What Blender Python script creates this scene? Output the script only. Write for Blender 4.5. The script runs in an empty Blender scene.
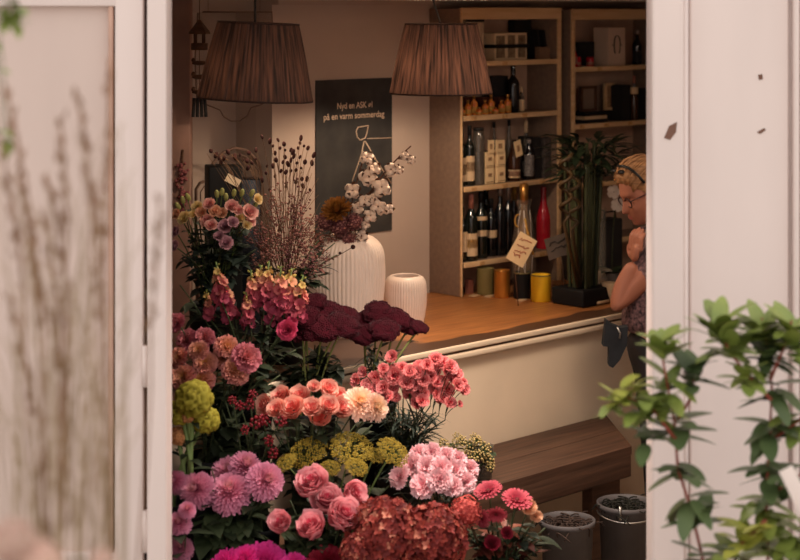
import bpy, bmesh, math, random
from mathutils import Vector, Matrix, Quaternion, noise
rnd = random.Random(7)
COL = bpy.context.scene.collection
F, HOR, EYE = 1700.0, 10.0, 2.16
PI = math.pi

def at(px, py, Y):
    """point of the shop seen at pixel (px, py) at depth Y"""
    return Vector(((px - 400) / F * Y, Y, EYE - (py - HOR) / F * Y))

# ------------------------------------------------------------ materials
def lin(c):
    return tuple(((v / 255) / 12.92 if v / 255 <= 0.04045 else ((v / 255 + 0.055) / 1.055) ** 2.4) for v in c) + (1.0,)

MATS = {}
def mat(name, c, rough=0.6, var=0.12, scale=12.0, c2=None, metal=0.0, stretch=(1, 1, 1), bump=0.0,
        trans=0.0, alpha=1.0, spec=0.3, sheen=0.0, emit=None, objvar=0.0, detail=4.0):
    if name in MATS: return MATS[name]
    m = bpy.data.materials.new(name); m.use_nodes = True
    nt = m.node_tree; N = nt.nodes; L = nt.links
    b = N['Principled BSDF']
    tc = N.new('ShaderNodeTexCoord'); mp = N.new('ShaderNodeMapping'); mp.inputs['Scale'].default_value = stretch
    L.new(tc.outputs['Object'], mp.inputs['Vector'])
    nz = N.new('ShaderNodeTexNoise'); nz.inputs['Scale'].default_value = scale; nz.inputs['Detail'].default_value = detail
    L.new(mp.outputs['Vector'], nz.inputs['Vector'])
    rp = N.new('ShaderNodeValToRGB'); rp.color_ramp.elements[0].position = 0.3; rp.color_ramp.elements[1].position = 0.7
    a = lin(c)
    if c2 is None:
        rp.color_ramp.elements[0].color = tuple(v * (1 - var) for v in a[:3]) + (1,)
        rp.color_ramp.elements[1].color = tuple(min(1, v * (1 + var)) for v in a[:3]) + (1,)
    else:
        rp.color_ramp.elements[0].color = a; rp.color_ramp.elements[1].color = lin(c2)
    L.new(nz.outputs['Fac'], rp.inputs['Fac'])
    out = rp.outputs['Color']
    if objvar:
        oi = N.new('ShaderNodeObjectInfo'); hs = N.new('ShaderNodeHueSaturation')
        mr = N.new('ShaderNodeMapRange'); mr.inputs['To Min'].default_value = 1 - objvar; mr.inputs['To Max'].default_value = 1 + objvar
        L.new(oi.outputs['Random'], mr.inputs['Value']); L.new(mr.outputs['Result'], hs.inputs['Value'])
        L.new(out, hs.inputs['Color']); out = hs.outputs['Color']
    L.new(out, b.inputs['Base Color'])
    b.inputs['Roughness'].default_value = rough; b.inputs['Metallic'].default_value = metal
    b.inputs['Specular IOR Level'].default_value = spec
    b.inputs['Transmission Weight'].default_value = trans; b.inputs['Alpha'].default_value = alpha
    b.inputs['Sheen Weight'].default_value = sheen
    if emit:
        b.inputs['Emission Color'].default_value = lin(emit[0]); b.inputs['Emission Strength'].default_value = emit[1]
    if bump:
        bp = N.new('ShaderNodeBump'); bp.inputs['Strength'].default_value = bump; bp.inputs['Distance'].default_value = 0.01
        L.new(nz.outputs['Fac'], bp.inputs['Height']); L.new(bp.outputs['Normal'], b.inputs['Normal'])
    MATS[name] = m
    return m

def petal_mat(name, stops, tip=None, tipmix=0.5, tip0=.45, rough=0.6, objvar=0.06, transl=0.25):
    """UV.x = ring of the bloom (0 heart .. 1 rim), UV.y = along the petal"""
    if name in MATS: return MATS[name]
    m = bpy.data.materials.new(name); m.use_nodes = True
    nt = m.node_tree; N = nt.nodes; L = nt.links
    b = N['Principled BSDF']; o = N['Material Output']
    uv = N.new('ShaderNodeUVMap'); sx = N.new('ShaderNodeSeparateXYZ'); L.new(uv.outputs['UV'], sx.inputs['Vector'])
    rp = N.new('ShaderNodeValToRGB'); cr = rp.color_ramp
    while len(cr.elements) < len(stops): cr.elements.new(0.5)
    for e, (p, c) in zip(cr.elements, stops): e.position = p; e.color = lin(c)
    L.new(sx.outputs['X'], rp.inputs['Fac'])
    out = rp.outputs['Color']
    if tip:
        mr = N.new('ShaderNodeMapRange'); mr.inputs['From Min'].default_value = tip0; mr.inputs['To Max'].default_value = tipmix
        L.new(sx.outputs['Y'], mr.inputs['Value'])
        mx = N.new('ShaderNodeMix'); mx.data_type = 'RGBA'; mx.inputs[7].default_value = lin(tip)
        L.new(mr.outputs['Result'], mx.inputs[0]); L.new(out, mx.inputs[6]); out = mx.outputs[2]
    nz = N.new('ShaderNodeTexNoise'); nz.inputs['Scale'].default_value = 60; nz.inputs['Detail'].default_value = 3
    tc = N.new('ShaderNodeTexCoord'); L.new(tc.outputs['Object'], nz.inputs['Vector'])
    oi = N.new('ShaderNodeObjectInfo'); hs = N.new('ShaderNodeHueSaturation')
    ad = N.new('ShaderNodeMath'); ad.operation = 'ADD'; L.new(nz.outputs['Fac'], ad.inputs[0]); L.new(oi.outputs['Random'], ad.inputs[1])
    mr2 = N.new('ShaderNodeMapRange'); mr2.inputs['From Max'].default_value = 1.5; mr2.inputs['From Min'].default_value = 0.3
    mr2.inputs['To Min'].default_value = 1 - objvar - 0.08; mr2.inputs['To Max'].default_value = 1 + objvar + 0.08
    L.new(ad.outputs[0], mr2.inputs['Value']); L.new(mr2.outputs['Result'], hs.inputs['Value'])
    L.new(out, hs.inputs['Color']); out = hs.outputs['Color']
    L.new(out, b.inputs['Base Color']); b.inputs['Roughness'].default_value = rough; b.inputs['Specular IOR Level'].default_value = 0.2
    if transl:
        tr = N.new('ShaderNodeBsdfTranslucent'); L.new(out, tr.inputs['Color'])
        ms = N.new('ShaderNodeMixShader'); ms.inputs[0].default_value = transl
        L.new(b.outputs[0], ms.inputs[1]); L.new(tr.outputs[0], ms.inputs[2]); L.new(ms.outputs[0], o.inputs['Surface'])
    MATS[name] = m
    return m

# ------------------------------------------------------------ mesh builder
class MB:
    def __init__(s): s.v = []; s.f = []; s.uv = []; s.mi = []
    def add(s, vs, fs, uvs=None, mi=0, M=None):
        b = len(s.v)
        for v in vs: s.v.append((M @ Vector(v)) if M is not None else Vector(v))
        s.uv += uvs if uvs else [(0.5, 0.5)] * len(vs)
        for f in fs: s.f.append([i + b for i in f]); s.mi.append(mi)
    def mesh(s, name, mats, smooth=True):
        me = bpy.data.meshes.new(name)
        me.from_pydata(s.v, [], s.f)
        ul = me.uv_layers.new(name='UVMap')
        for lp in me.loops: ul.data[lp.index].uv = s.uv[lp.vertex_index]
        for m in (mats if isinstance(mats, (list, tuple)) else [mats]): me.materials.append(m)
        for p, k in zip(me.polygons, s.mi): p.material_index = k; p.use_smooth = smooth
        me.update()
        return me
    def build(s, name, mats, parent=None, smooth=True, loc=None, mod=None):
        return link(name, s.mesh(name, mats, smooth), parent, loc)
    # shapes
    def box(s, c, d, M=None, mi=0, bev=0.0):
        x, y, z = (d[0] / 2, d[1] / 2, d[2] / 2)
        bev = min(bev, x * .9, y * .9, z * .9)
        c = Vector(c)
        if bev <= 0:
            vs = [c + Vector((i * x, j * y, k * z)) for k in (-1, 1) for j in (-1, 1) for i in (-1, 1)]
            s.add(vs, [(0, 2, 3, 1), (4, 5, 7, 6), (0, 1, 5, 4), (2, 6, 7, 3), (0, 4, 6, 2), (1, 3, 7, 5)], None, mi, M)
        else:
            bm = bmesh.new(); bmesh.ops.create_cube(bm, size=1)
            for v in bm.verts: v.co = Vector((v.co.x * d[0], v.co.y * d[1], v.co.z * d[2])) + c
            bmesh.ops.bevel(bm, geom=bm.edges[:], offset=bev, segments=2, affect='EDGES', profile=0.6)
            s.bm(bm, M, mi)
    def bm(s, bm, M=None, mi=0):
        bm.verts.index_update()
        s.add([v.co.copy() for v in bm.verts], [[v.index for v in f.verts] for f in bm.faces], None, mi, M)
        bm.free()
    def lathe(s, prof, n=24, M=None, mi=0, cap=True, rip=None, uvx=None):
        vs = []; uv = []; fs = []
        for j, (r, z) in enumerate(prof):
            for i in range(n):
                a = 2 * PI * i / n
                rr = r * (rip(a, j / max(1, len(prof) - 1)) if rip else 1)
                vs.append((rr * math.cos(a), rr * math.sin(a), z)); uv.append((i / n if uvx is None else uvx, j / max(1, len(prof) - 1)))
        for j in range(len(prof) - 1):
            for i in range(n):
                fs.append((j * n + i, j * n + (i + 1) % n, (j + 1) * n + (i + 1) % n, (j + 1) * n + i))
        if cap:
            if prof[0][0] > 1e-6: fs.append(tuple(range(n - 1, -1, -1)))
            if prof[-1][0] > 1e-6: fs.append(tuple((len(prof) - 1) * n + i for i in range(n)))
        s.add(vs, fs, uv, mi, M)
    def tube(s, pts, r, n=6, mi=0, M=None, uvx=0.5):
        pts = [Vector(p) for p in pts]
        k = len(pts)
        rs = [r(i / (k - 1)) if callable(r) else (r[i] if isinstance(r, (list, tuple)) else r) for i in range(k)]
        vs = []; uv = []; fs = []; ref = None
        for i, p in enumerate(pts):
            d = (pts[min(i + 1, k - 1)] - pts[max(i - 1, 0)]).normalized()
            if ref is None: ref = d.orthogonal().normalized()
            ref = (ref - d * ref.dot(d))
            ref = ref.normalized() if ref.length > 1e-6 else d.orthogonal().normalized()
            q = d.cross(ref)
            for j in range(n):
                a = 2 * PI * j / n
                vs.append(p + (ref * math.cos(a) + q * math.sin(a)) * rs[i]); uv.append((uvx, i / (k - 1)))
        for i in range(k - 1):
            for j in range(n):
                fs.append((i * n + j, i * n + (j + 1) % n, (i + 1) * n + (j + 1) % n, (i + 1) * n + j))
        fs.append(tuple(range(n - 1, -1, -1))); fs.append(tuple((k - 1) * n + j for j in range(n)))
        s.add(vs, fs, uv, mi, M)
    def ball(s, c, r, sub=1, mi=0, sc=(1, 1, 1), M=None, uv=(0.5, 0.5), R=None):
        vs, fs = ICO[sub]
        c = Vector(c); sc = Vector(sc)
        o = []
        for v in vs:
            w = Vector((v.x * sc.x, v.y * sc.y, v.z * sc.z)) * r
            if R is not None: w = R @ w
            o.append(w + c)
        s.add(o, fs, [uv] * len(vs), mi, M)
    def prism(s, poly, t, M=None, mi=0):
        """polygon in local xz plane, thickness t along y (0..t)"""
        n = len(poly)
        vs = [(x, 0, z) for x, z in poly] + [(x, t, z) for x, z in poly]
        fs = [tuple(range(n)), tuple(range(2 * n - 1, n - 1, -1))]
        fs += [(i, i + n, (i + 1) % n + n, (i + 1) % n) for i in range(n)]
        s.add(vs, fs, None, mi, M)
    def petal(s, phi, L, W, opn, curl=0.0, cup=0.4, r0=0.0, z0=0.0, ring=0.5, nu=4, nv=5, ruf=0.0, frq=7, point=0.0, mi=0, M=None, wid=None, curl2=0.0):
        vs = []; uv = []; fs = []
        r = r0; z = z0; cp, sp = math.cos(phi), math.sin(phi)
        for j in range(nv + 1):
            t = j / nv
            a = opn + curl * t + curl2 * t * t
            if j: r += math.sin(a) * L / nv; z += math.cos(a) * L / nv
            if wid: w = W * wid(t)
            else: w = W * (math.sin(PI * (0.12 + 0.88 * (t ** 0.8) * (1 - 0.30 * (1 - point)))) if point < 1 else math.sin(PI * min(1, .1 + .9 * t)) ** .8)
            for i in range(nu + 1):
                u = 2 * i / nu - 1
                k = cup * u * u * w
                rr = r - k * math.cos(a); zz = z + k * math.sin(a)
                if ruf: 
                    q = ruf * t * t * math.sin(u * frq + phi * 5) * L
                    rr += q * math.cos(a) ; zz -= q * math.sin(a) - ruf * .5 * L * t ** 3 * math.sin(u * frq * 2.3 + phi * 3)
                x = u * w
                vs.append((rr * cp - x * sp, rr * sp + x * cp, zz)); uv.append((ring, t))
        for j in range(nv):
            for i in range(nu):
                b = j * (nu + 1) + i
                fs.append((b, b + 1, b + nu + 2, b + nu + 1))
        s.add(vs, fs, uv, mi, M)
    def leaf(s, p, d, L, W, droop=0.3, up=Vector((0, 0, 1)), fold=0.25, mi=0, n=5, uvx=0.5, rnd_=1.0):
        p = Vector(p); d = Vector(d).normalized()
        side = d.cross(up); side = side.normalized() if side.length > 1e-4 else Vector((1, 0, 0))
        nor = side.cross(d).normalized()
        vs = []; uv = []; fs = []
        q = p.copy(); dd = d.copy()
        for j in range(n + 1):
            t = j / n
            w = W * max(0.03, math.sin(PI * (0.06 + 0.92 * t ** 0.85)) ** rnd_)
            for u in (-1, 0, 1):
                vs.append(q + side * u * w + nor * abs(u) * fold * w); uv.append((uvx, t))
            dd = (dd - nor * droop / n).normalized()
            q = q + dd * L / n
        for j in range(n):
            for i in range(2):
                b = j * 3 + i; fs.append((b, b + 1, b + 4, b + 3))
        s.add(vs, fs, uv, mi)

ICO = {}
for _s in (0, 1, 2, 3, 4):
    _b = bmesh.new(); bmesh.ops.create_icosphere(_b, subdivisions=max(1, _s), radius=1.0) if _s else bmesh.ops.create_cone(_b, cap_ends=True, segments=4, radius1=0.0, radius2=0.0, depth=0)
    if _s == 0:
        _b.free(); _b = bmesh.new()
        _o = [_b.verts.new(v) for v in ((1, 0, 0), (-1, 0, 0), (0, 1, 0), (0, -1, 0), (0, 0, 1), (0, 0, -1))]
        for f in ((0, 2, 4), (2, 1, 4), (1, 3, 4), (3, 0, 4), (2, 0, 5), (1, 2, 5), (3, 1, 5), (0, 3, 5)): _b.faces.new([_o[i] for i in f])
    _b.verts.index_update()
    ICO[_s] = ([v.co.copy() for v in _b.verts], [[v.index for v in f.verts] for f in _b.faces]); _b.free()

def link(name, data, parent=None, loc=None):
    o = bpy.data.objects.new(name, data); COL.objects.link(o)
    if parent is not None: o.parent = parent
    if loc is not None: o.location = loc
    return o
def tag(o, label=None, cat=None, group=None, kind=None):
    if label: o['label'] = label
    if cat: o['category'] = cat
    if group: o['group'] = group
    if kind: o['kind'] = kind
    return o
def thing(name, label, cat, loc=(0, 0, 0), rz=0.0, group=None):
    o = link(name, None, None, loc); o.rotation_euler = (0, 0, rz); o.empty_display_size = .05
    return tag(o, label, cat, group)
def struct(o): o['kind'] = 'structure'; return o
def frame(n, roll=0.0):
    q = Vector(n).normalized().to_track_quat('Z', 'Y')
    return q @ Quaternion((0, 0, 1), roll)
def bez(a, b, c, n=8):
    a, b, c = Vector(a), Vector(b), Vector(c)
    return [a * (1 - t) ** 2 + b * 2 * t * (1 - t) + c * t * t for t in [i / n for i in range(n + 1)]]
def basis(o, ex, ey, ez=Vector((0, 0, 1))):
    M = Matrix.Identity(4)
    for i, e in enumerate((ex, ey, ez)):
        for j in range(3): M[j][i] = e[j]
    for j in range(3): M[j][3] = o[j]
    return M
U = Vector((.717, .697, 0)).normalized()       # direction the counter, the shelving and the back wall run in
NIN = Vector((-U.y, U.x, 0))                    # into the wall
# ============================================================ the room
ANG = math.atan2(U.y, U.x)
P0 = Vector((.035, 5.98, 0)); S0 = Vector((.254, 7.16, 0))
MC = basis(P0, U, NIN); MS = basis(S0, U, NIN)
C1 = Vector((-.503, 6.68, 0)); C2 = Vector((-.66, 6.84, 0)); C3 = C2 - U * 1.3; CR = C1 + U * 3.05

m_wall = mat('plaster', (184, 164, 150), rough=.85, var=.05, scale=3, bump=.03)
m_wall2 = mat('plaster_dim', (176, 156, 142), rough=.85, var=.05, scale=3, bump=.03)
m_ceil = mat('ceiling_paint', (226, 210, 196), rough=.9, var=.04, scale=3)
m_floor = mat('floor_stone', (132, 118, 104), rough=.6, var=.25, scale=6)
m_cream = mat('counter_paint', (236, 212, 182), rough=.55, var=.05, scale=4, bump=.02)
m_facade = mat('facade_paint', (230, 215, 209), rough=.6, var=.035, scale=5, stretch=(1, 1, .3), bump=.02)
m_facade2 = mat('facade_paint_darker', (216, 197, 188), rough=.65, var=.04, scale=5, stretch=(1, 1, .3))  # slightly darker variant of the facade paint
m_gap = mat('gap_shade', (96, 70, 62), rough=.8)  # brown that paints the shade seen in the gap beside the door leaf
m_darkwood = mat('dark_wood', (74, 50, 36), rough=.5, c2=(100, 68, 48), scale=6, stretch=(1, 12, 12), bump=.08)
m_bench = mat('bench_wood', (62, 42, 31), rough=.55, c2=(94, 66, 50), scale=5, stretch=(.8, 14, 14), bump=.1)
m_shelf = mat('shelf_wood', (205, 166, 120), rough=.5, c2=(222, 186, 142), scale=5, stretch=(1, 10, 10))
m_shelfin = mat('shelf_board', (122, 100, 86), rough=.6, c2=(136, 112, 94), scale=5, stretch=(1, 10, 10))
m_pave = mat('paving', (150, 142, 134), rough=.8, var=.2, scale=4)
m_black = mat('black_plastic', (24, 23, 24), rough=.6, spec=.2)
m_blackmatte = mat('black_card', (34, 31, 31), rough=.8)
m_metal = mat('steel', (180, 175, 168), rough=.35, metal=1.0)
m_brown = mat('brown_post', (142, 108, 94), rough=.7, var=.1)

def wallseg(name, p0, p1, n, z0, z1, t, m):
    p0, p1, n = Vector(p0), Vector(p1), Vector(n)
    d = (p1 - p0); ln = d.length; d.normalize()
    mb = MB(); mb.box((ln / 2, t / 2, (z0 + z1) / 2), (ln, t, z1 - z0), basis(Vector((p0.x, p0.y, 0)), d, n))
    return struct(mb.build(name, m, smooth=False))
CEIL = 2.2
wallseg('wall_back', C1, CR, NIN, 0, CEIL, .1, m_wall)
wallseg('wall_niche', C1 + NIN * .1, C2, U, 0, CEIL, .05, m_wall2)
wallseg('wall_niche_back', C3, C2 + U * .05, NIN, 0, CEIL, .1, m_wall)
wallseg('wall_left', (C3.x, C3.y, 0), (C3.x, 4.7, 0), (-1, 0, 0), 0, CEIL, .1, m_wall2)
wallseg('wall_right', (CR.x, CR.y, 0), (CR.x, 4.7, 0), (1, 0, 0), 0, CEIL, .1, m_wall2)
mb = MB(); mb.box((.1, 6.9, -.05), (5.2, 5.2, .1)); struct(mb.build('floor', m_floor, smooth=False))
mb = MB(); mb.box((.1, 6.9, CEIL + .05), (5.2, 4.4, .1)); struct(mb.build('ceiling', m_ceil, smooth=False))
# a soffit beam over the niche and the cornice along the back wall
mb = MB(); mb.box((-.62, -.06, 2.175), (1.3, .12, .05), basis(C2, U, NIN)); mb.box((-.62, -.125, 2.157), (1.3, .012, .014), basis(C2, U, NIN))
struct(mb.build('trim_1', m_wall2, smooth=False))
mb = MB(); mb.box((1.5, -.02, 2.19), (3.0, .04, .02), basis(C1, U, NIN)); struct(mb.build('trim_2', m_wall2, smooth=False))
mb = MB(); mb.box((-.80, 6.22, 1.1), (.075, .07, 2.2), None, 0, .006); struct(mb.build('trim_3', m_brown))

# ---- the street front: jambs, folded-back door leaf, panelled front
def xf(px, Y=4.6): return (px - 400) / F * Y
mb = MB(); mb.box(((xf(148) - .63) / 2, 4.64, 1.15), (-.63 - xf(148), .12, 2.3), None, 0, .004); struct(mb.build('trim_4', m_facade))
mb = MB(); mb.box(((xf(683) + .68) / 2, 4.64, 1.15), (xf(683) - .68, .12, 2.3), None, 0, .008); mb.box((xf(683) + .006, 4.64, 1.15), (.014, .10, 2.3))
jamb = struct(mb.build('trim_5', m_facade))
mb = MB(); mb.box((-1.75, 4.68, 1.3), (2.13, .04, 2.8)); struct(mb.build('wall_front_left', m_gap, smooth=False))
mb = MB(); mb.box((1.9, 4.66, 1.3), (2.28, .08, 2.8)); 
mb.box(((xf(690) + xf(789)) / 2, 4.612, 1.3), (xf(789) - xf(690), .02, 2.8), None, 0, .006)
mb.box(((xf(793) + xf(798)) / 2, 4.605, 1.3), (xf(798) - xf(793), .05, 2.8), None, 0, .006)
mb.box(((xf(802) + 2.6) / 2, 4.612, 1.3), (2.6 - xf(802), .02, 2.8), None, 0, .006)
wfr = struct(mb.build('wall_front_right', m_facade))
mb = MB(); mb.box((.03, 4.66, 2.75), (1.5, .08, .9)); struct(mb.build('wall_front', m_facade2, smooth=False))
# flaked paint on the right jamb and two nail holes beside it
m_flake = mat('bare_wood', (120, 88, 74), rough=.8)
def flake(pts, parent, Y, nm):
    mb = MB(); mb.prism([((p[0] - 400) / F * Y, EYE - (p[1] - HOR) / F * Y) for p in pts], .002)
    o = mb.build(nm, m_flake, parent, smooth=False, loc=(0, Y - .0015, 0)); return struct(o)
flake([(664, 138), (669, 126), (677, 122), (676, 132), (670, 140)], jamb, 4.58, 'paint_flake')
flake([(758, 75), (762, 74), (763, 79), (759, 80)], wfr, 4.602, 'nail_hole')
flake([(757, 132), (764, 128), (766, 130), (760, 134)], wfr, 4.602, 'nail_hole')
# door leaf
dl = struct(link('door_1', None, None, (xf(145.5), 4.62, 0)))
mb = MB(); x0 = xf(145.5)
mb.box(((xf(115) + xf(143)) / 2 - x0, 0, 1.4), (xf(143) - xf(115), .045, 1.78), None, 0, .004)
for z in (.62, 2.24): mb.box((-.62, 0, z), (1.1, .044, .14), None, 0, .004)
mb.box((-1.13, 0, 1.4), (.08, .045, 1.78), None, 0, .004)
struct(mb.build('door_frame', m_facade, dl))
mb = MB(); mb.box((-.62, .008, 1.4), (1.05, .012, 1.62)); struct(mb.build('door_panel', m_facade2, dl, smooth=False))
mb = MB(); mb.box((xf(110.5) - x0, -.004, 1.4), (xf(113) - xf(108), .03, 1.6), None, 0, .008); struct(mb.build('panel_moulding', mat('moulding_shade', (196, 160, 142), rough=.6), dl))  # brown colour holds the shading along the panel's bevelled edge
for zc in (EYE - 356 / F * 4.6, .75):
    mb = MB(); mb.lathe([(.0, -.056), (.0085, -.055), (.0085, .055), (.0, .056)], 12, Matrix.Translation((0.0, -.025, zc))); mb.box((0, -.012, zc), (.03, .012, .11))
    struct(mb.build('hinge', m_facade, dl))
mb = MB(); mb.box((0, 2.2, .4), (9, 4.76, .1)); struct(mb.build('ground', m_pave, smooth=False))

# ============================================================ counter and bench
def wood_top():
    m = bpy.data.materials.new('counter_top_wood'); m.use_nodes = True; nt = m.node_tree; N = nt.nodes; L = nt.links; b = N['Principled BSDF']
    tc = N.new('ShaderNodeTexCoord'); mp = N.new('ShaderNodeMapping'); mp.inputs['Scale'].default_value = (1.2, 14, 14)
    L.new(tc.outputs['Object'], mp.inputs['Vector'])
    nz = N.new('ShaderNodeTexNoise'); nz.inputs['Scale'].default_value = 4; nz.inputs['Detail'].default_value = 6; L.new(mp.outputs[0], nz.inputs['Vector'])
    rp = N.new('ShaderNodeValToRGB'); rp.color_ramp.elements[0].position = .3; rp.color_ramp.elements[1].position = .75
    rp.color_ramp.elements[0].color = lin((150, 92, 50)); rp.color_ramp.elements[1].color = lin((194, 128, 72)); L.new(nz.outputs['Fac'], rp.inputs['Fac'])
    sp = N.new('ShaderNodeSeparateXYZ'); L.new(tc.outputs['Object'], sp.inputs[0])
    n2 = N.new('ShaderNodeTexNoise'); n2.inputs['Scale'].default_value = 3.5; L.new(tc.outputs['Object'], n2.inputs['Vector'])
    ma = N.new('ShaderNodeMath'); ma.operation = 'MULTIPLY_ADD'; L.new(n2.outputs['Fac'], ma.inputs[0]); ma.inputs[1].default_value = -.12; L.new(sp.outputs['Y'], ma.inputs[2])
    mr = N.new('ShaderNodeMapRange'); mr.inputs['From Min'].default_value = .03; mr.inputs['From Max'].default_value = .042; L.new(ma.outputs[0], mr.inputs['Value'])
    # older dark stain towards the left end of the top
    m3 = N.new('ShaderNodeMath'); m3.operation = 'MULTIPLY_ADD'; L.new(n2.outputs['Fac'], m3.inputs[0]); m3.inputs[1].default_value = .3; L.new(sp.outputs['X'], m3.inputs[2])
    mr3 = N.new('ShaderNodeMapRange'); mr3.inputs['From Min'].default_value = .30; mr3.inputs['From Max'].default_value = .36; L.new(m3.outputs[0], mr3.inputs['Value'])
    mu = N.new('ShaderNodeMath'); mu.operation = 'MULTIPLY'; L.new(mr.outputs[0], mu.inputs[0]); L.new(mr3.outputs[0], mu.inputs[1])
    mx = N.new('ShaderNodeMix'); mx.data_type = 'RGBA'; mx.inputs[6].default_value = lin((84, 56, 38)); L.new(rp.outputs[0], mx.inputs[7]); L.new(mu.outputs[0], mx.inputs[0])
    L.new(mx.outputs[2], b.inputs['Base Color']); b.inputs['Roughness'].default_value = .38
    return m
ct = thing('shop_counter', 'long cream painted counter with an orange wooden top and dark front edge', 'counter', P0, ANG)
mb = MB(); mb.box((.25, .43, .455), (2.78, .82, .91), None, 0, .004); mb.build('counter_body', m_cream, ct)
mb = MB(); mb.box((.25, .435, .93), (2.80, .87, .04), None, 0, .003); mb.build('countertop', wood_top(), ct)
mb = MB(); mb.box((.25, -.004, .938), (2.80, .016, .02), None, 0, .005); mb.box((.25, .0, .908), (2.80, .026, .022), None, 0, .007); mb.build('edge_moulding', m_cream, ct)
bn = thing('display_bench', 'dark brown wooden bench shelf along the front of the cream counter', 'bench', P0 + U * -.1 + NIN * -.385, ANG)
LB, LK = .862, 1.172                           # front edge and back edge: the end is cut square to the street wall
def slab(mb, y0, y1, z0, z1, x0=0.0):
    q = [(x0, y0), (LB + (LK - LB) * y0 / .37, y0), (LB + (LK - LB) * y1 / .37, y1), (x0, y1)]
    vs = [(x, y, z) for z in (z0, z1) for x, y in q]
    mb.add(vs, [(3, 2, 1, 0), (4, 5, 6, 7)] + [(i, (i + 1) % 4, (i + 1) % 4 + 4, i + 4) for i in range(4)])
mb = MB(); slab(mb, 0, .184, .53, .56); slab(mb, .186, .37, .53, .56); mb.build('bench_top', m_bench, bn, smooth=False)
mb = MB(); mb.box((LB / 2, .015, .49), (LB - .004, .03, .08), None, 0, .004); mb.build('fascia', m_bench, bn)
mb = MB(); mb.box((.04, .3, .265), (.05, .1, .53), None, 0, .004); mb.build('leg', m_cream, bn)
mb = MB(); mb.box((LB - .09, .07, .265), (.16, .05, .53), None, 0, .004); mb.build('leg', m_darkwood, bn)
# stepped stand for the flower buckets
st = thing('stepped_stand', 'dark wooden stepped stand under the flower buckets', 'stand', P0, ANG)
mb = MB(); mb.box((-.56, -.15, .485), (.88, .26, .03), None, 0, .003); mb.build('top_step', m_darkwood, st)
mb = MB(); mb.box((-.56, -.41, .235), (.88, .26, .03), None, 0, .003); mb.build('low_step', m_darkwood, st)
for x in (-.98, -.14):
    mb = MB(); mb.box((x, -.15, .235), (.03, .25, .47)); mb.box((x, -.41, .11), (.03, .25, .22)); mb.build('side_board', m_darkwood, st, smooth=False)

# ============================================================ shelving
SHZ = (1.09, 1.41, 1.71, 1.94)
SHZ2 = (1.10, 1.37, 1.64, 1.90)
def shelf_unit(name, label, x0, x1, z0, z1, levels, tags):
    t = thing(name, label, 'shelf', S0 + U * x0, ANG)
    w = x1 - x0
    for x, th in ((.0035, .007) if x0 == 0 else (.01, .02), (w - .01, .02)):
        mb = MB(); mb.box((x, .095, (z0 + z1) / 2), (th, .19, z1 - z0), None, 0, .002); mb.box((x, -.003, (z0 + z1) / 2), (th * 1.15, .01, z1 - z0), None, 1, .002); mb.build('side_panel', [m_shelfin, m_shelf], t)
    mb = MB(); mb.box((w / 2, .185, (z0 + z1) / 2), (w - .03, .01, z1 - z0)); mb.build('back_panel', mat('shelf_back', (192, 158, 136), rough=.8, var=.08), t, smooth=False)
    mb = MB(); mb.box((w / 2, .09, z1 - .012), (w - .03, .18, .024)); mb.box((w / 2, -.003, z1 - .02), (w, .014, .05), None, 0, .003); mb.build('top_board', m_shelf, t, smooth=False)
    for i, z in enumerate(levels):
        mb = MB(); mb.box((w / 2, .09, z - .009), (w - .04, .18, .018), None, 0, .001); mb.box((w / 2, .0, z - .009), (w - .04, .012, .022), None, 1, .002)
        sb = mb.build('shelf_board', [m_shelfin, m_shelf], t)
        for tx in tags[i]:
            mb = MB(); mb.box((tx * w, -.0075, z - .010), (.03, .002, .016)); mb.build('price_tag', mat('price_paper', (176, 124, 76), rough=.8, c2=(216, 176, 124), scale=90), sb, smooth=False)
    return t
shelf_unit('shelf_unit', 'wooden wall shelf unit crowded with wine bottles, standing at the back of the counter', 0, .645, .951, 2.165, SHZ, ((.2, .5, .8), (.12, .42, .62, .8), (.12, .42, .62), (.42,)))
shelf_unit('shelf_unit', 'wooden shelf unit at right with boxes and a large white gift box', .72, 1.42, .0, 2.16, SHZ2, ((.3,), (.3, .6), (.1, .35, .6, .8), (.28,)))

def sh(px, d):
    k = (px - 400) / F
    t = (k * (7.16 + NIN.y * d) - .254 - NIN.x * d) / (U.x - U.y * k)
    p = S0 + U * t + NIN * d
    return Vector((p.x, p.y, 0))
def zat(p, py): return EYE - (py - HOR) / F * p.y

# ============================================================ pendant lamps
def shade_mat():
    m = bpy.data.materials.new('raffia_shade'); m.use_nodes = True; nt = m.node_tree; N = nt.nodes; L = nt.links; b = N['Principled BSDF']
    uv = N.new('ShaderNodeUVMap'); mp = N.new('ShaderNodeMapping'); mp.inputs['Scale'].default_value = (52, .7, 1); L.new(uv.outputs[0], mp.inputs[0])
    nz = N.new('ShaderNodeTexNoise'); nz.inputs['Scale'].default_value = 2.2; nz.inputs['Detail'].default_value = 4; L.new(mp.outputs[0], nz.inputs['Vector'])
    rp = N.new('ShaderNodeValToRGB'); rp.color_ramp.elements[0].position = .35; rp.color_ramp.elements[1].position = .68
    rp.color_ramp.elements[0].color = lin((30, 20, 17)); rp.color_ramp.elements[1].color = lin((92, 62, 50)); L.new(nz.outputs['Fac'], rp.inputs[0])
    L.new(rp.outputs[0], b.inputs['Base Color']); b.inputs['Roughness'].default_value = .75
    bp = N.new('ShaderNodeBump'); bp.inputs['Strength'].default_value = .5; bp.inputs['Distance'].default_value = .005; L.new(nz.outputs['Fac'], bp.inputs['Height']); L.new(bp.outputs[0], b.inputs['Normal'])
    tr = N.new('ShaderNodeBsdfTranslucent'); L.new(rp.outputs[0], tr.inputs['Color']); ms = N.new('ShaderNodeMixShader'); ms.inputs[0].default_value = .15
    L.new(b.outputs[0], ms.inputs[1]); L.new(tr.outputs[0], ms.inputs[2]); L.new(ms.outputs[0], N['Material Output'].inputs['Surface'])
    return m
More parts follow.
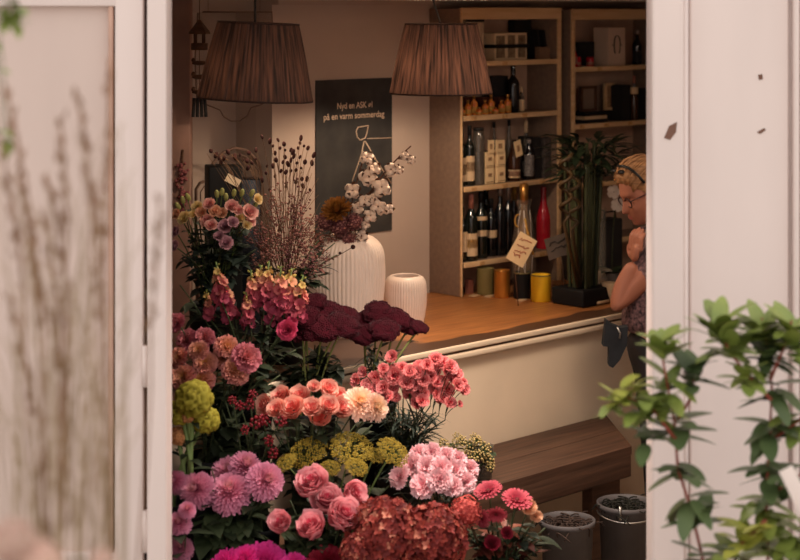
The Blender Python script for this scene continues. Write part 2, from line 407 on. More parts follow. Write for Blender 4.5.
m_shade = shade_mat()
m_band = mat('shade_band', (58, 40, 34), rough=.7)
def lamp(px, py0, py1, Y, tilt, label, watts):
    p = at(px, py1, Y); h = (py1 - py0) / F * Y; rb, rt = .1945, .137
    t = thing('pendant_lamp', label, 'lamp', p, 0)
    rr = random.Random(px); ph = [rr.random() * 6 for _ in range(6)]
    def rip(a, v): return 1 + .010 * math.sin(64 * a + ph[0]) + .007 * math.sin(41 * a + ph[1] + v * 1.5) + .006 * math.sin(23 * a + ph[2])
    n = 18; prof = [(rb + (rt - rb) * (i / n) ** .9 + .004 * math.sin(PI * i / n), h * i / n) for i in range(n + 1)]
    mb = MB(); mb.lathe(prof, 256, None, 0, False, rip)
    s = mb.build('lamp_shade', m_shade, t); s.rotation_euler = (0, tilt, 0)
    for r, z in ((rb * 1.004, 0), (rt * 1.004, h)):
        mb = MB(); mb.lathe([(r - .002, z - .003), (r + .002, z - .003), (r + .002, z + .003), (r - .002, z + .003), (r - .002, z - .003)], 64, None, 0, False)
        if z:
            for k in range(3):
                a = k * 2 * PI / 3; mb.tube([(0, 0, h - .01), (rt * math.cos(a), rt * math.sin(a), h - .003)], .0025, 6)
        mb.build('rim_wire', m_band, t).rotation_euler = (0, tilt, 0)
    mb = MB(); mb.tube([(0, 0, h - .05), (0, 0, CEIL - p.z)] if px < 400 else [(0, 0, h - .05), (0, 0, h - .005), (-.03, 0, CEIL - p.z)], .004, 8); mb.build('cord', m_blackmatte, t)
    mb = MB(); mb.lathe([(.0, h - .1), (.02, h - .1), (.022, h - .05), (.01, h - .03), (0, h - .03)], 16); mb.build('socket', m_blackmatte, t)
    mb = MB(); mb.lathe([(.0, h - .19), (.018, h - .185), (.03, h - .16), (.028, h - .135), (.014, h - .105), (0, h - .1)], 20); mb.build('bulb', mat('bulb_glass', (255, 214, 150), rough=.3, emit=((255, 190, 110), 6 * watts / 10)), t)
    l = bpy.data.lights.new('lamp_light', 'POINT'); l.energy = watts; l.color = (1, .77, .55); l.shadow_soft_size = .04
    lo = link('lamp_light', l, t); lo.location = (0, 0, h - .20)
lamp(255, 23, 99, 5.75, .045, 'brown pleated lamp shade hanging nearest the lantern wind chime at left', 4.5)
lamp(441, 24, 93, 6.5, .0, 'brown pleated lamp shade hanging right of the black poster', 14)

# added fill panel, out of view above the flowers, to brighten the interior
t = thing('fill_light', 'added flat fill light, out of view in the ceiling inside the doorway', 'lamp', (.28, 5.15, CEIL + .016), 0)
mb = MB(); mb.box((0, 0, -.006), (.66, .26, .012), None, 0, .003); mb.build('frame', m_ceil, t)
mb = MB(); mb.box((0, 0, -.013), (.6, .2, .004)); mb.build('diffuser', mat('fill_diffuser', (250, 235, 215), emit=((255, 225, 190), 1.5)), t, smooth=False)
l = bpy.data.lights.new('fill_glow', 'AREA'); l.shape = 'RECTANGLE'; l.size = .6; l.size_y = .2; l.energy = 12; l.spread = 1.9; l.color = (1, .86, .75)
lo = link('fill_glow', l, t); lo.location = (0, 0, -.018)
t = thing('fill_light', 'added square fill light, out of view at the far right of the shop', 'lamp', (1.22, 5.75, CEIL), 0)  # second added fill panel, hidden at right, lifts the back wall and shelves
mb = MB(); mb.box((0, 0, -.008), (.56, .56, .016), None, 0, .003); mb.build('frame', m_ceil, t)
mb = MB(); mb.box((0, 0, -.018), (.5, .5, .006)); mb.build('diffuser', MATS['fill_diffuser'], t, smooth=False)
l = bpy.data.lights.new('fill_glow', 'AREA'); l.shape = 'SQUARE'; l.size = .5; l.energy = 5.5; l.color = (1, .84, .70)
lo = link('fill_glow', l, t); lo.location = (0, 0, -.024)
# ============================================================ poster
PW = basis(C1, U, NIN)
def wallpt(px, py):
    k = (px - 400) / F
    t = (k * C1.y - C1.x) / (U.x - U.y * k); p = C1 + U * t
    return t, zat(p, py)
tl, ztl = wallpt(315, 80.5); tr_, ztr = wallpt(391, 78); zb = wallpt(391, 230)[1]
pw, phh = tr_ - tl, ztl - zb
po = thing('poster', 'black poster with cream serif words about summer beer, on the wall between the lamp shades', 'poster', C1 + U * tl + NIN * -.006 + Vector((0, 0, zb)), ANG)
mb = MB(); mb.box((pw / 2, .002, phh / 2), (pw, .004, phh))
mb.build('sheet', mat('poster_print', (46, 45, 45), rough=.7, c2=(66, 63, 60), scale=9, spec=.2), po, smooth=False)
m_ink = mat('poster_ink', (214, 186, 160), rough=.8, var=.05)
def words_on(parent, body, cx, cz, width, height, name, m, y=-.002):
    cu = bpy.data.curves.new(name, 'FONT'); cu.body = body; cu.extrude = .0; cu.offset = .013; cu.align_x = 'CENTER'
    tmp = bpy.data.objects.new('tmp', cu); COL.objects.link(tmp)
    me = bpy.data.meshes.new_from_object(tmp.evaluated_get(bpy.context.evaluated_depsgraph_get())); bpy.data.objects.remove(tmp)
    xs = [v.co.x for v in me.vertices]; w = max(xs) - min(xs); mx = (max(xs) + min(xs)) / 2
    capz = .72
    for v in me.vertices:
        x, yv = v.co.x, v.co.y
        v.co = Vector(((x - mx) * width / w + cx, y, yv * height / capz + cz))
    me.materials.clear(); me.materials.append(m)
    return link(name, me, parent)
def pl(px, py):
    t, z = wallpt(px, py); return t - tl, z - zb
a0 = pl(336, 109); a1 = pl(371, 107.2)
bpy.context.view_layer.update()
w1 = words_on(po, 'Nyd en ASK øl', (a0[0] + a1[0]) / 2, (a0[1] + a1[1]) / 2, a1[0] - a0[0], .026, 'lettering', m_ink)
b0 = pl(322.5, 119.5); b1 = pl(383, 117)
w2 = words_on(po, 'på en varm sommerdag', (b0[0] + b1[0]) / 2, (b0[1] + b1[1]) / 2, b1[0] - b0[0], .026, 'lettering', m_ink)
mb = MB()
def stroke(pts, w=.0022):
    mb.tube([(pl(*p)[0], -.001, pl(*p)[1]) for p in pts], w, 5)
stroke([(357, 127), (367, 125.5), (366, 132), (364, 138), (359, 140), (356, 137), (355, 131), (357, 127)])
stroke([(366, 138.5), (391, 137.6)], .0016); stroke([(363, 141), (360, 155), (351, 181)], .0022); stroke([(364, 141), (375, 160), (390, 183)], .0026)
mb.build('line_drawing', m_ink, po)

# ============================================================ bottles and boxes on the shelves
m_glassd = mat('dark_green_glass', (20, 24, 20), rough=.08, spec=.6, var=.1)
m_glassb = mat('brown_glass', (58, 32, 18), rough=.1, spec=.6, var=.1)
m_glassk = mat('black_glass', (14, 14, 17), rough=.1, spec=.6)
m_clear = mat('clear_glass', (150, 140, 128), rough=.08, trans=.75, spec=.6)
m_amber = mat('amber_glass', (196, 70, 22), rough=.2, spec=.6, c2=(236, 160, 70), scale=60)
m_red = mat('red_glass', (176, 28, 44), rough=.12, spec=.6)
m_label = mat('label_paper', (214, 184, 148), rough=.8, c2=(196, 164, 126), scale=30)
m_label2 = mat('label_print', (190, 150, 110), rough=.8, c2=(120, 84, 60), scale=60)
m_ochre = mat('label_ochre', (196, 150, 66), rough=.8, c2=(150, 100, 50), scale=50)
m_cork = mat('capsule_rose', (150, 92, 76), rough=.5)
m_foil = mat('capsule_grey', (150, 138, 130), rough=.35, metal=.6)
m_gold = mat('gold_foil', (176, 126, 66), rough=.3, metal=.8)
m_capk = mat('capsule_black', (24, 22, 22), rough=.45)
m_sil = mat('label_silver', (150, 140, 135), rough=.5)
PROF = {
 'wine': [(0, 0), (.96, 0), (1, .012), (1, .60), (.97, .64), (.82, .69), (.55, .74), (.42, .78), (.38, .84), (.38, .985), (.36, 1), (0, 1)],
 'slim': [(0, 0), (.96, 0), (1, .012), (1, .45), (.95, .52), (.75, .62), (.52, .70), (.42, .78), (.38, .86), (.38, .985), (.36, 1), (0, 1)],
 'beer': [(0, 0), (.96, 0), (1, .012), (1, .55), (.95, .60), (.72, .70), (.5, .80), (.42, .9), (.42, .985), (.4, 1), (0, 1)],
 'jar': [(0, 0), (.96, 0), (1, .02), (1, .82), (.96, .86), (.88, .88), (.88, .99), (.86, 1), (0, 1)],
 'squat': [(0, 0), (.96, 0), (1, .02), (1, .55), (.94, .62), (.5, .7), (.38, .75), (.38, .98), (.36, 1), (0, 1)],
}
def arc(mb, r, z0, z1, half, mi=0, n=14, th=.0006):
    vs = []; fs = []
    for i in range(n + 1):
        a = -PI / 2 - half + 2 * half * i / n
        for z in (z0, z1):
            vs.append(((r + th) * math.cos(a), (r + th) * math.sin(a), z))
    for i in range(n): fs.append((2 * i, 2 * i + 2, 2 * i + 3, 2 * i + 1))
    mb.add(vs, fs, None, mi)
def bottle(px, d, z, ytop, wpx, kind, mg, label, name='wine_bottle', labels=(), cap=None, capfrac=.16, group='bottles on the shelves'):
    p = sh(px, d); h = zat(p, ytop) - z; r = wpx / 2 / F * p.y; p.z = z
    t = thing(name, label, 'bottle', p, ANG - .75, group)
    prof = [(q * r, s * h) for q, s in PROF[kind]]
    mb = MB(); mb.lathe(prof, 24); mb.build('glass_body', mg, t)
    for z0, z1, m in labels:
        mb = MB(); arc(mb, r * 1.0, z0 * h, z1 * h, 1.25); mb.build('label', m, t)
    if cap:
        rn = {'jar': .9}.get(kind, .42) * r
        mb = MB(); mb.lathe([(0, h * (1 - capfrac)), (rn, h * (1 - capfrac)), (rn * 1.02, h * .985), (rn * .9, h * 1.004), (0, h * 1.006)], 16); mb.build('cap', cap, t)
    return t
zA, zB, zC, zD = SHZ
# bottom shelf: wine
B = bottle
B(462, .05, zA, 207, 11, 'wine', m_glassd, 'dark wine bottle with a plain pale label, first from the left on the bottom shelf', labels=((.18, .55, m_label),), cap=m_capk)
B(471, .035, zA, 194, 13.5, 'wine', m_glassd, 'dark wine bottle with rose capsule and a tall cream label, bottom shelf', labels=((.08, .42, m_label), (.2, .33, m_ochre)), cap=m_cork, capfrac=.23)
B(481, .06, zA, 192, 13, 'wine', m_glassd, 'dark wine bottle with two narrow pale bands, third from left on the bottom shelf', labels=((.34, .43, m_label), (.58, .64, m_label)), cap=m_capk)
B(491, .075, zA, 199, 12, 'wine', m_glassk, 'black wine bottle with one pale band, fourth from left on the bottom shelf', labels=((.33, .46, m_label),), cap=m_capk)
B(486, .14, zA, 189, 12, 'wine', m_glassd, 'green black bottle standing behind the row of wine bottles, bottom shelf', cap=m_capk)
B(500, .06, zA, 188, 12, 'wine', m_glassk, 'plain black wine bottle without label in the middle of the bottom shelf', cap=m_foil, capfrac=.12)
B(508.5, .05, zA, 187, 11, 'wine', m_glassk, 'black bottle with grey foil neck, left of the two foil necks on the bottom shelf', cap=m_foil, capfrac=.2)
B(514, .12, zA, 186, 11, 'slim', m_glassb, 'brown bottle with a yellow neck behind the foil necked bottles, bottom shelf', cap=m_ochre, capfrac=.25)
B(521, .06, zA, 188, 11, 'wine', m_glassk, 'black bottle with grey foil neck nearest the wrapped gold bottle, bottom shelf', cap=m_foil, capfrac=.18)
B(543.5, .07, zA, 187, 14.5, 'slim', m_red, 'bright red glass bottle with long neck at the right end of the bottom shelf', name='red_bottle')
# second shelf
B(461.5, .06, zB, 129, 10, 'wine', m_glassd, 'dark bottle with tall cream label, first from left on the second shelf', labels=((.08, .50, m_label), (.2, .38, m_label2)), cap=m_capk)
B(469.5, .05, zB, 126, 10.5, 'wine', m_glassd, 'dark bottle with tall cream label, second from left on the second shelf', labels=((.08, .50, m_label), (.24, .40, m_label2)), cap=m_capk)
B(478.5, .05, zB, 128, 12, 'jar', m_clear, 'tall clear glass bottle with dark stopper beside the small cream boxes', name='clear_bottle', cap=m_capk, capfrac=.05)
B(494, .15, zB, 122, 8, 'slim', m_clear, 'clear slender bottle standing behind the cream boxes, second shelf', name='clear_bottle', cap=m_capk, capfrac=.1)
B(509, .15, zB, 120, 8, 'slim', m_clear, 'clear slender bottle standing behind the amber bottle, second shelf', name='clear_bottle', cap=m_capk, capfrac=.1)
B(514, .05, zB, 140, 13, 'beer', m_glassb, 'brown bottle with small red printed label right of the cream boxes', name='brown_bottle', labels=((.08, .28, m_label), (.12, .24, m_cork)), cap=m_capk)
B(526, .10, zB, 121, 9, 'slim', m_clear, 'tall bottle with pale pink neck label, tallest on the second shelf', name='clear_bottle', labels=((.1, .3, m_sil),), cap=m_label, capfrac=.2)
B(529, .04, zB, 139, 10, 'beer', m_glassk, 'black bottle with silver specks, second shelf beside black cartons', name='black_bottle', labels=((.1, .62, mat('speckled_label', (40, 38, 40), rough=.4, c2=(150, 140, 135), scale=160)),), cap=m_sil)
def carton(px, d, z, ytop, wpx, dep, m, label, name='carton', cat='box', face=None, rz=0.0, parts=None, group='boxes on the shelves', bev=.002):
    p = sh(px, d); h = zat(p, ytop) - z; w = wpx / F * p.y / .90; p.z = z
    t = thing(name, label, cat, p, ANG + rz, group)
    mb = MB(); mb.box((0, dep / 2, h / 2), (w, dep, h), None, 0, bev); mb.build('carton_body', m, t, smooth=False)
    if face:
        mb = MB()
        for (x0, x1, z0, z1) in face[1]: mb.box((w * ((x0 + x1) / 2 - .5), -.0008, h * (z0 + z1) / 2), (w * (x1 - x0), .0014, h * (z1 - z0)))
        mb.build(face[2] if len(face) > 2 else 'printed_panel', face[0], t, smooth=False)
    return t, w, h
m_cbox = mat('cream_card', (236, 204, 156), rough=.8, var=.06)
hB = (zat(sh(490, .04), 151.5) - zB) / 2
for c, px in enumerate((490, 501.5)):
    for r in range(2):
        lab = ('upper' if r else 'lower') + (' left' if c == 0 else ' right') + ' of the four small cream cartons stacked on the second shelf'
        t, w, h = carton(px, .035, zB + r * (hB + .0005), 0, 11, .06, m_cbox, lab) if False else (None, 0, 0)
        p = sh(px, .03); p.z = zB + r * hB
        t = thing('cream_carton', lab, 'box', p, ANG, 'small cream cartons')
        mb = MB(); mb.box((0, .03, hB / 2), (.0525, .06, hB - .002), None, 0, .002); mb.build('carton_body', m_cbox, t, smooth=False)
        mb = MB(); mb.box((0, -.0006, hB * .55), (.022, .0014, hB * .22)); mb.box((0, -.0006, hB * .12), (.046, .0012, hB * .05)); mb.build('printed_panel', m_label2, t, smooth=False)
for px, y0, y1, w, lab in ((491, 140, 153, 8, 'small folded card on top of the cream cartons, left one'), (500, 140, 152, 12, 'wide printed card standing on top of the cream cartons'), (519.5, 140, 156, 9, 'cream tag hanging askew round the neck of the brown bottle')):
    p = sh(px, .02); p.z = zat(p, y1)
    t = thing('paper_tag', lab, 'tag', p, ANG, 'paper tags on the second shelf')
    hh = zat(p, y0) - p.z; ww = w / F * p.y / .9
    mb = MB(); mb.box((0, 0, hh / 2), (ww, .002, hh), Matrix.Rotation(-.25 if px > 515 else 0, 4, 'Y')); mb.build('card', m_cbox, t, smooth=False)
    mb = MB(); mb.box((0, -.0016, hh * .5), (ww * .4, .001, hh * .4), Matrix.Rotation(-.25 if px > 515 else 0, 4, 'Y')); mb.build('print', m_label2, t, smooth=False)
carton(538, .04, zB, 137, 9, .1, m_blackmatte, 'black carton right of the specked bottle on the second shelf', name='black_carton')
carton(548, .03, zB, 138, 9, .1, mat('grey_card', (52, 46, 46), rough=.7, c2=(90, 80, 76), scale=60), 'dark grey printed carton at the right end of the second shelf', name='black_carton')
# third shelf: three stepped sets of small amber bottles
for g, (x0, nm) in enumerate(((469, 'left'), (486, 'middle'), (502.5, 'right'))):
    for k, (dx, yt, w, nn) in enumerate(((-7, 107, 7, 'lowest'), (-1, 100, 7, 'middle height'), (5, 94.5, 7.5, 'tallest'))):
        bottle(x0 + dx, .03 + .012 * k, zC, yt, w, 'squat', m_amber, f'small amber bottle with gold cap, {nn} of the {nm} set on the third shelf', name='amber_bottle', labels=((.1, .4, m_ochre),), cap=m_gold, capfrac=.24, group='amber bottles on the third shelf')
    carton(x0 + 1, .07, zC, 97, 13, .05, mat('umber_card', (74, 36, 20), rough=.6), f'dark card display behind the {nm} set of amber bottles', name='card_display', group='card displays')
B(513, .06, zC, 66, 13, 'wine', m_glassk, 'large black bottle with a round dark head on the third shelf', name='black_bottle')
p = sh(513, .06); p.z = zC + .165
B(521.5, .05, zC, 87, 6, 'slim', m_clear, 'slender pale bottle right of the large black bottle, third shelf', name='pale_bottle', labels=((.05, .5, m_label),), cap=m_label, capfrac=.2)
carton(500, .1, zC, 76, 22, .06, m_blackmatte, 'black box lying behind the amber bottles, third shelf', name='black_box')
# top shelf
carton(475, .05, zD, 19, 24, .1, mat('pale_card', (184, 158, 130), rough=.8), 'pale upright box behind the lamp shade on the top shelf', name='pale_box', face=(m_capk, ((0, 1, .93, 1),)))
mwin = mat('box_window', (96, 74, 56), rough=.3, c2=(150, 128, 100), scale=50)
t, w, h = carton(511, .03, zD, 33, 43, .12, mat('gift_card', (214, 188, 152), rough=.7, var=.05), 'pale gift box with windows and a dark ribbon on the top shelf', name='gift_box', face=(mwin, ((.40, .62, .1, .45), (.40, .62, .58, .92), (.72, .95, .1, .45), (.72, .95, .58, .92), (.04, .3, .1, .9)), 'window_panel'))
mb = MB(); mb.box((0, .05, h * .52), (w + .006, .13, h * .13)); mb.build('ribbon', m_capk, t, smooth=False)
for px, tilt, lab in ((541, .18, 'dark booklet leaning left at the end of the top shelf'), (548, .22, 'dark booklet with a pale spot leaning at the far end of the top shelf')):
    p = sh(px, .06); p.z = zD + .002; t = thing('booklet', lab, 'book', p, ANG, 'booklets on the top shelf')
    M = Matrix.Rotation(-tilt, 4, 'Y'); mb = MB(); mb.box((0, .05, .065), (.012, .1, .13), M); mb.build('cover', m_blackmatte, t, smooth=False)
carton(545, .02, zD, 47, 14, .03, mat('tan_card', (128, 98, 76), rough=.8), 'low tan card box in front of the dark booklets, top shelf', name='tan_box')
carton(523, .13, zD, 20, 22, .04, m_blackmatte, 'black box behind the gift box with the ribbon, top shelf', name='black_box')
# ---- right-hand unit
z2a, z2b, z2c, z2d = SHZ2
for px, yt, w, lab in ((574.5, 46, 6, 'tall red glass with a shiny neck at the left of the right unit'), (577, 57, 8, 'short red tumbler beside the tall red glass'), (590, 57, 8, 'short red tumbler in front of the dark box, right unit')):
    bottle(px, .03, z2d, yt, w, 'slim' if yt < 50 else 'jar', m_red, lab, name='red_glass', labels=((.15, .5, m_cork),), group='red glasses', cap=m_foil if yt < 50 else None, capfrac=.3)
carton(586, .09, z2d, 42, 24, .08, m_blackmatte, 'dark box behind the red tumblers in the right unit', name='black_box')
t, w, h = carton(617, .02, z2d, 27.5, 24, .09, mat('white_box_card', (206, 178, 156), rough=.7, var=.03), 'large white box with a black wreath mark on the top shelf at right', name='white_box')
mb = MB()
for s in (-1, 1):
    pts = [(s * (.017 + .011 * math.cos(a)) - s * .012 + s * .006, -.0012, h * .54 + .040 * math.sin(a)) for a in [(-1.25 + 2.5 * i / 12) for i in range(13)]]
    mb.tube(pts, .003, 5)
    mb.tube([(s * .022, -.0012, h * .54), (s * .036, -.0012, h * .545)], .0022, 5)
    mb.tube([(s * .012, -.0012, h * .54 + .038), (s * .004, -.0012, h * .54 + .045)], .002, 5)
mb.build('wreath_mark', m_capk, t)
B(637, .04, z2d, 30, 9.5, 'squat', m_glassk, 'dark bottle with silver stopper right of the white box', name='dark_bottle', labels=((.1, .4, m_blackmatte),), cap=m_foil, capfrac=.12)
for k, (y0, m, lab) in enumerate(((122, m_blackmatte, 'black book at the bottom of the stack on the right unit'), (117.5, m_label, 'cream book in the middle of the stack on the right unit'), (113, m_capk, 'dark book on top of the stack on the right unit'))):
    p = sh(596, .03); zz = z2c + k * .0165; p.z = zz
    t = thing('book', lab, 'book', p, ANG, 'stacked books'); mb = MB(); mb.box((0, .06, .008), (.17 - .008 * k, .12, .016), None, 0, .001); mb.build('cover', m, t, smooth=False)
zs = z2c + .0495
for px, w, yt, m, lab in ((588, 22, 86, mat('frame_back', (132, 110, 94), rough=.7), 'pale picture frame leaning behind the stacked books'), (609, 13, 83, m_shelf, 'narrow wood framed picture behind the stacked books')):
    p = sh(px, .10); p.z = zs; t = thing('picture_frame', lab, 'picture', p, ANG, 'picture frames')
    hh = zat(p, yt) - zs; ww = w / F * p.y / .9
    mb = MB()
    for x in (-1, 1): mb.box((x * (ww / 2 - .006), 0, hh / 2), (.012, .016, hh))
    for z in (.006, hh - .006): mb.box((0, 0, z), (ww, .016, .012))
    mb.build('frame', m_shelf if w < 20 else m_darkwood, t, smooth=False)
    mb = MB(); mb.box((0, .003, hh / 2), (ww - .02, .006, hh - .02)); mb.build('picture', m if w > 20 else m_label2, t, smooth=False)
carton(627, .03, z2c, 85, 13, .12, m_blackmatte, 'black upright carton right of the framed pictures', name='black_carton')
B(634, .02, z2c, 76, 8, 'slim', m_glassb, 'brown bottle with red neck label in front of black cartons', name='brown_bottle', labels=((.6, .75, m_label),), cap=m_cork)
carton(643, .03, z2c, 88, 13, .12, m_capk, 'black carton at the far right of the right unit', name='black_carton')

# ============================================================ on the counter
def ctop(px, py, z=.95):
    Y = (EYE - z) * F / (py - HOR); return Vector(((px - 400) / F * Y, Y, z))
m_vase = mat('white_ceramic', (236, 214, 198), rough=.35, var=.03, spec=.4)
def vase(px, ybase, wpx, ytop, label, rn, nfl):
    p = ctop(px, ybase); r = wpx / 2 / F * p.y; h = zat(p, ytop) - p.z
    t = thing('ribbed_vase', label, 'vase', p, 0)
    mb = MB()
    prof = []
    for i in range(33):
        s = i / 32
        if s < .72: q = .80 + .20 * math.sin(PI / 2 * min(1, s / .62)) if s < .62 else 1 - .012 * ((s - .62) / .1) ** 2
        else: q = .988 - (.988 - rn) * (1 - math.sqrt(max(0, 1 - ((s - .72) / .28) ** 2.4)))
        prof.append((q * r, s * h))
    prof += [((rn - .03) * r, h * 1.004), ((rn - .07) * r, h * .99), (rn * r * .98, h * .93), (.8 * r, h * .6), (.6 * r, h * .1), (0, h * .05)]
    def rip(a, v):
        return 1 + .030 * (abs(math.sin(nfl * a / 2)) - .6) if .03 < v < .80 else 1
    mb.lathe([(0, 0), (.78 * r, 0)] + prof, nfl * 6, None, 0, False, rip); mb.build('vase_body', m_vase, t)
    return t, p, r, h
vB, pB, rB, hB_ = vase(346.5, 333, 77, 234, 'tall white ribbed vase holding dried cotton stems on the counter', .42, 56)
vS, pS, rS, hS = vase(405.5, 327, 42.5, 275.5, 'small white ribbed vase standing empty beside the tall one', .70, 48)
m_can_g = mat('olive_tin', (124, 110, 66), rough=.5, var=.05); m_can_y = mat('yellow_tin', (238, 190, 40), rough=.45, c2=(226, 170, 30), scale=14)
m_can_o = mat('brass_tin', (206, 140, 62), rough=.3, metal=.7)
def tin(px, ybase, wpx, ytop, m, label, name):
    p = ctop(px, ybase); r = wpx / 2 / F * p.y; h = zat(p, ytop) - p.z
    t = thing(name, label, 'tin', p, 0, 'tins on the counter')
    mb = MB(); mb.lathe([(0, 0), (r * .97, 0), (r, .004), (r, h - .004), (r * 1.01, h), (r * .94, h), (r * .94, h * .3), (0, h * .3)], 36); mb.build('tin_body', m, t)
    mb = MB(); mb.lathe([(r * 1.0, h - .004), (r * 1.02, h - .002), (r * 1.02, h + .001), (r * .95, h + .001)], 36, None, 0, False); mb.build('rim', m_gold if 'brass' in name else m_can_g, t)
    return t
tin(485.5, 294, 17, 268, m_can_g, 'olive green tin on the counter, left of the brass tin', 'olive_tin')
tin(502, 297, 16, 270, m_can_o, 'shiny brass coloured tin on the counter between olive and black tins', 'brass_tin')
tin(541, 301, 20, 274.5, m_can_y, 'bright yellow tin on the counter in front of the wrapped bottle', 'yellow_tin')
tin(522, 298, 17, 272, m_black, 'black tin between brass and yellow tins on the counter', 'black_tin')
p = ctop(471, 293.5); t = thing('small_card', 'small dark printed card propped at the foot of the shelf unit', 'card', p, ANG)
mb = MB(); mb.box((0, .01, .03), (.03, .02, .06)); mb.build('card', m_cork, t, smooth=False)
for px, py, lab in ((472, 295.5, 'white paper slip lying in front of the shelf unit, left one'), (487, 296, 'white paper slip lying at the foot of the olive tin'), (519, 300, 'white paper slip lying in front of the black tin')):
    p = ctop(px, py); t = thing('paper_slip', lab, 'paper', p, ANG + .3, 'paper slips on the counter')
    mb = MB(); mb.box((0, -.012, .0012), (.05, .03, .002)); mb.build('sheet', m_label, t, smooth=False)
# wrapped bottle with card
p = ctop(533, 297) + NIN * .05; t = thing('wrapped_bottle', 'gold bottle wrapped in crinkled clear film behind the yellow tin', 'bottle', p, 0)
h = zat(p, 184) - p.z; r = .036
mb = MB(); mb.lathe([(q * r, s * h) for q, s in PROF['slim']], 24); mb.build('glass_body', mat('gold_bottle', (110, 84, 56), rough=.25, spec=.6), t)
mb = MB(); mb.lathe([(.018, h * .82), (.019, h), (0, h * 1.01)], 16); mb.build('capsule', m_gold, t)
mb = MB(); rr = random.Random(3)
def crk(a, v): return 1 + .16 * math.sin(9 * a + 8 * v) * (0.4 + .6 * math.sin(5 * a - 3 * v))
mb.lathe([(r * 1.25, .005), (r * 1.4, h * .2), (r * 1.3, h * .5), (r * .95, h * .68), (r * .7, h * .78), (r * .9, h * .86)], 40, None, 0, False, crk)
mb.build('clear_wrap', mat('clear_film', (214, 190, 170), rough=.12, alpha=.12, spec=1.0), t)
mb = MB()
for k in range(5):
    a = -PI / 2 + rr.uniform(-1.2, 1.2); q_ = r * rr.uniform(1.25, 1.5)
    mb.tube([(q_ * (1 - .35 * s) * math.cos(a + rr.uniform(-.2, .2)), q_ * (1 - .35 * s) * math.sin(a), h * (.15 + .62 * s)) for s in [i / 5 for i in range(6)]], rr.uniform(.0006, .0013), 4)
mb.build('film_highlight', mat('film_glint', (236, 220, 205), rough=.2, spec=.8), t)  # pale thin tubes painted in as highlights on the film
mb = MB(); rb_ = [(-.028 + .013 * math.cos(a), -.035, h * .68 + .026 * math.sin(a)) for a in [1.2 + i * .3 for i in range(13)]]
mb.tube(rb_, .0035, 6); mb.tube([(.0, -.035, h * .7), (.02, -.045, h * .5), (.035, -.04, h * .38)], .005, 6); mb.build('ribbon', m_ochre, t)
# the tilted price card and the grey one
m_redink = mat('red_ink', (170, 60, 40), rough=.8)
def card(c, w, h, tilt, m, label, marks, name='price_card', Yoff=0):
    p = at(*c); t = thing(name, label, 'card', p, ANG * .4)
    M = Matrix.Rotation(tilt, 4, 'Y')
    mb = MB(); mb.box((0, 0, 0), (w, .002, h), M); mb.build('card', m, t, smooth=False)
    mb = MB()
    rr = random.Random(int(c[0]))
    for (x0, z0, x1, z1) in marks:
        n = 9; pts = [M @ Vector(((x0 + (x1 - x0) * i / n) * w, -.002, (z0 + (z1 - z0) * i / n) * h + rr.uniform(-.008, .008))) for i in range(n + 1)]
        mb.tube(pts, .0018, 4)
    mb.build('handwriting', m_redink if m is m_cbox else m_capk, t)
    mb = MB(); q = M @ Vector((0, .004, -h / 2)); mb.tube([q + Vector((0, 0, .02)), Vector((q.x + .02, .004, -(p.z - .951)))], .002, 5); mb.build('card_stick', m_darkwood, t)
    return t
card((521.5, 249.5, 6.95), .085, .125, .55, m_cbox, 'cream price card with red handwriting tilted in front of the bottles', ((-.35, .28, .3, .30), (-.35, .1, .3, .12), (-.3, -.08, .3, -.06), (-.3, -.25, .1, -.23)))
card((559, 246, 7.05), .115, .09, -.25, mat('grey_note', (104, 90, 80), rough=.8), 'grey written card leaning between red bottle and bamboo', ((-.35, .2, .3, .2), (-.35, -.05, .3, -.05)), 'note_card')

# lucky bamboo in black tray
p = ctop(582, 303); t = thing('bamboo_arrangement', 'bundle of green bamboo stalks with dark leaves in a black square pot', 'plant', p, ANG)
m_stalk = mat('bamboo_green', (66, 70, 42), rough=.45, c2=(46, 48, 30), scale=20, stretch=(6, 6, 1)); m_dleaf = mat('dark_leaf', (26, 34, 23), rough=.45, c2=(40, 50, 30), scale=20)
mb = MB(); mb.box((0, .0, .035), (.19, .17, .07), None, 0, .008); mb.build('pot', m_black, t)
mb = MB(); mb.box((.04, -.088, .012), (.10, .004, .012)); mb.build('pale_strip', m_label, t)  # pale strip low on the front of the pot
rr = random.Random(11); mb = MB()
zt = zat(p, 150) - p.z
for k in range(24):
    a = rr.uniform(0, 2 * PI); q = .062 * math.sqrt(rr.random()); x, y = q * math.cos(a), q * math.sin(a) - .01
    hh = zt * rr.uniform(.82, 1.0)
    pts = [(x * (1 + .5 * s), y * (1 + .4 * s), .03 + hh * s) for s in [i / 14 for i in range(15)]]
    mb.tube(pts, [.0075 * (1.18 if i % 3 == 0 else 1) for i in range(15)], 7)
mb.build('stalks', m_stalk, t)
mb = MB()
for sx, z0 in ((-.185, .385), (-.135, .35)):
    pts = [(sx + .024 * math.cos(i * .62), -.07 + .024 * math.sin(i * .62), z0 + i * .0085) for i in range(30)]
    mb.tube([(sx * .3, -.03, .06)] + [(sx, -.06, z0 - .03)] + pts, .0075, 7)
mb.build('curly_stalk', mat('curly_brown', (70, 52, 30), rough=.5), t)
mb = MB()
for k in range(210):
    a = rr.uniform(0, 2 * PI); q = .13 * math.sqrt(rr.random())
    b = Vector((q * math.cos(a) * 1.2 + .05, q * math.sin(a), zt * rr.uniform(.80, 1.08)))
    mb.leaf(b, (math.cos(a) + rr.uniform(-.4, .4), math.sin(a), rr.uniform(-.2, 1.0)), rr.uniform(.06, .12), rr.uniform(.010, .017), .6)
mb.build('leaves', m_dleaf, t)
p = ctop(588, 297) + NIN * .03; t = thing('glass_cylinder', 'clear glass cylinder standing among the bamboo stalks', 'vase', Vector((p.x + .06, p.y + .12, .95)), 0)
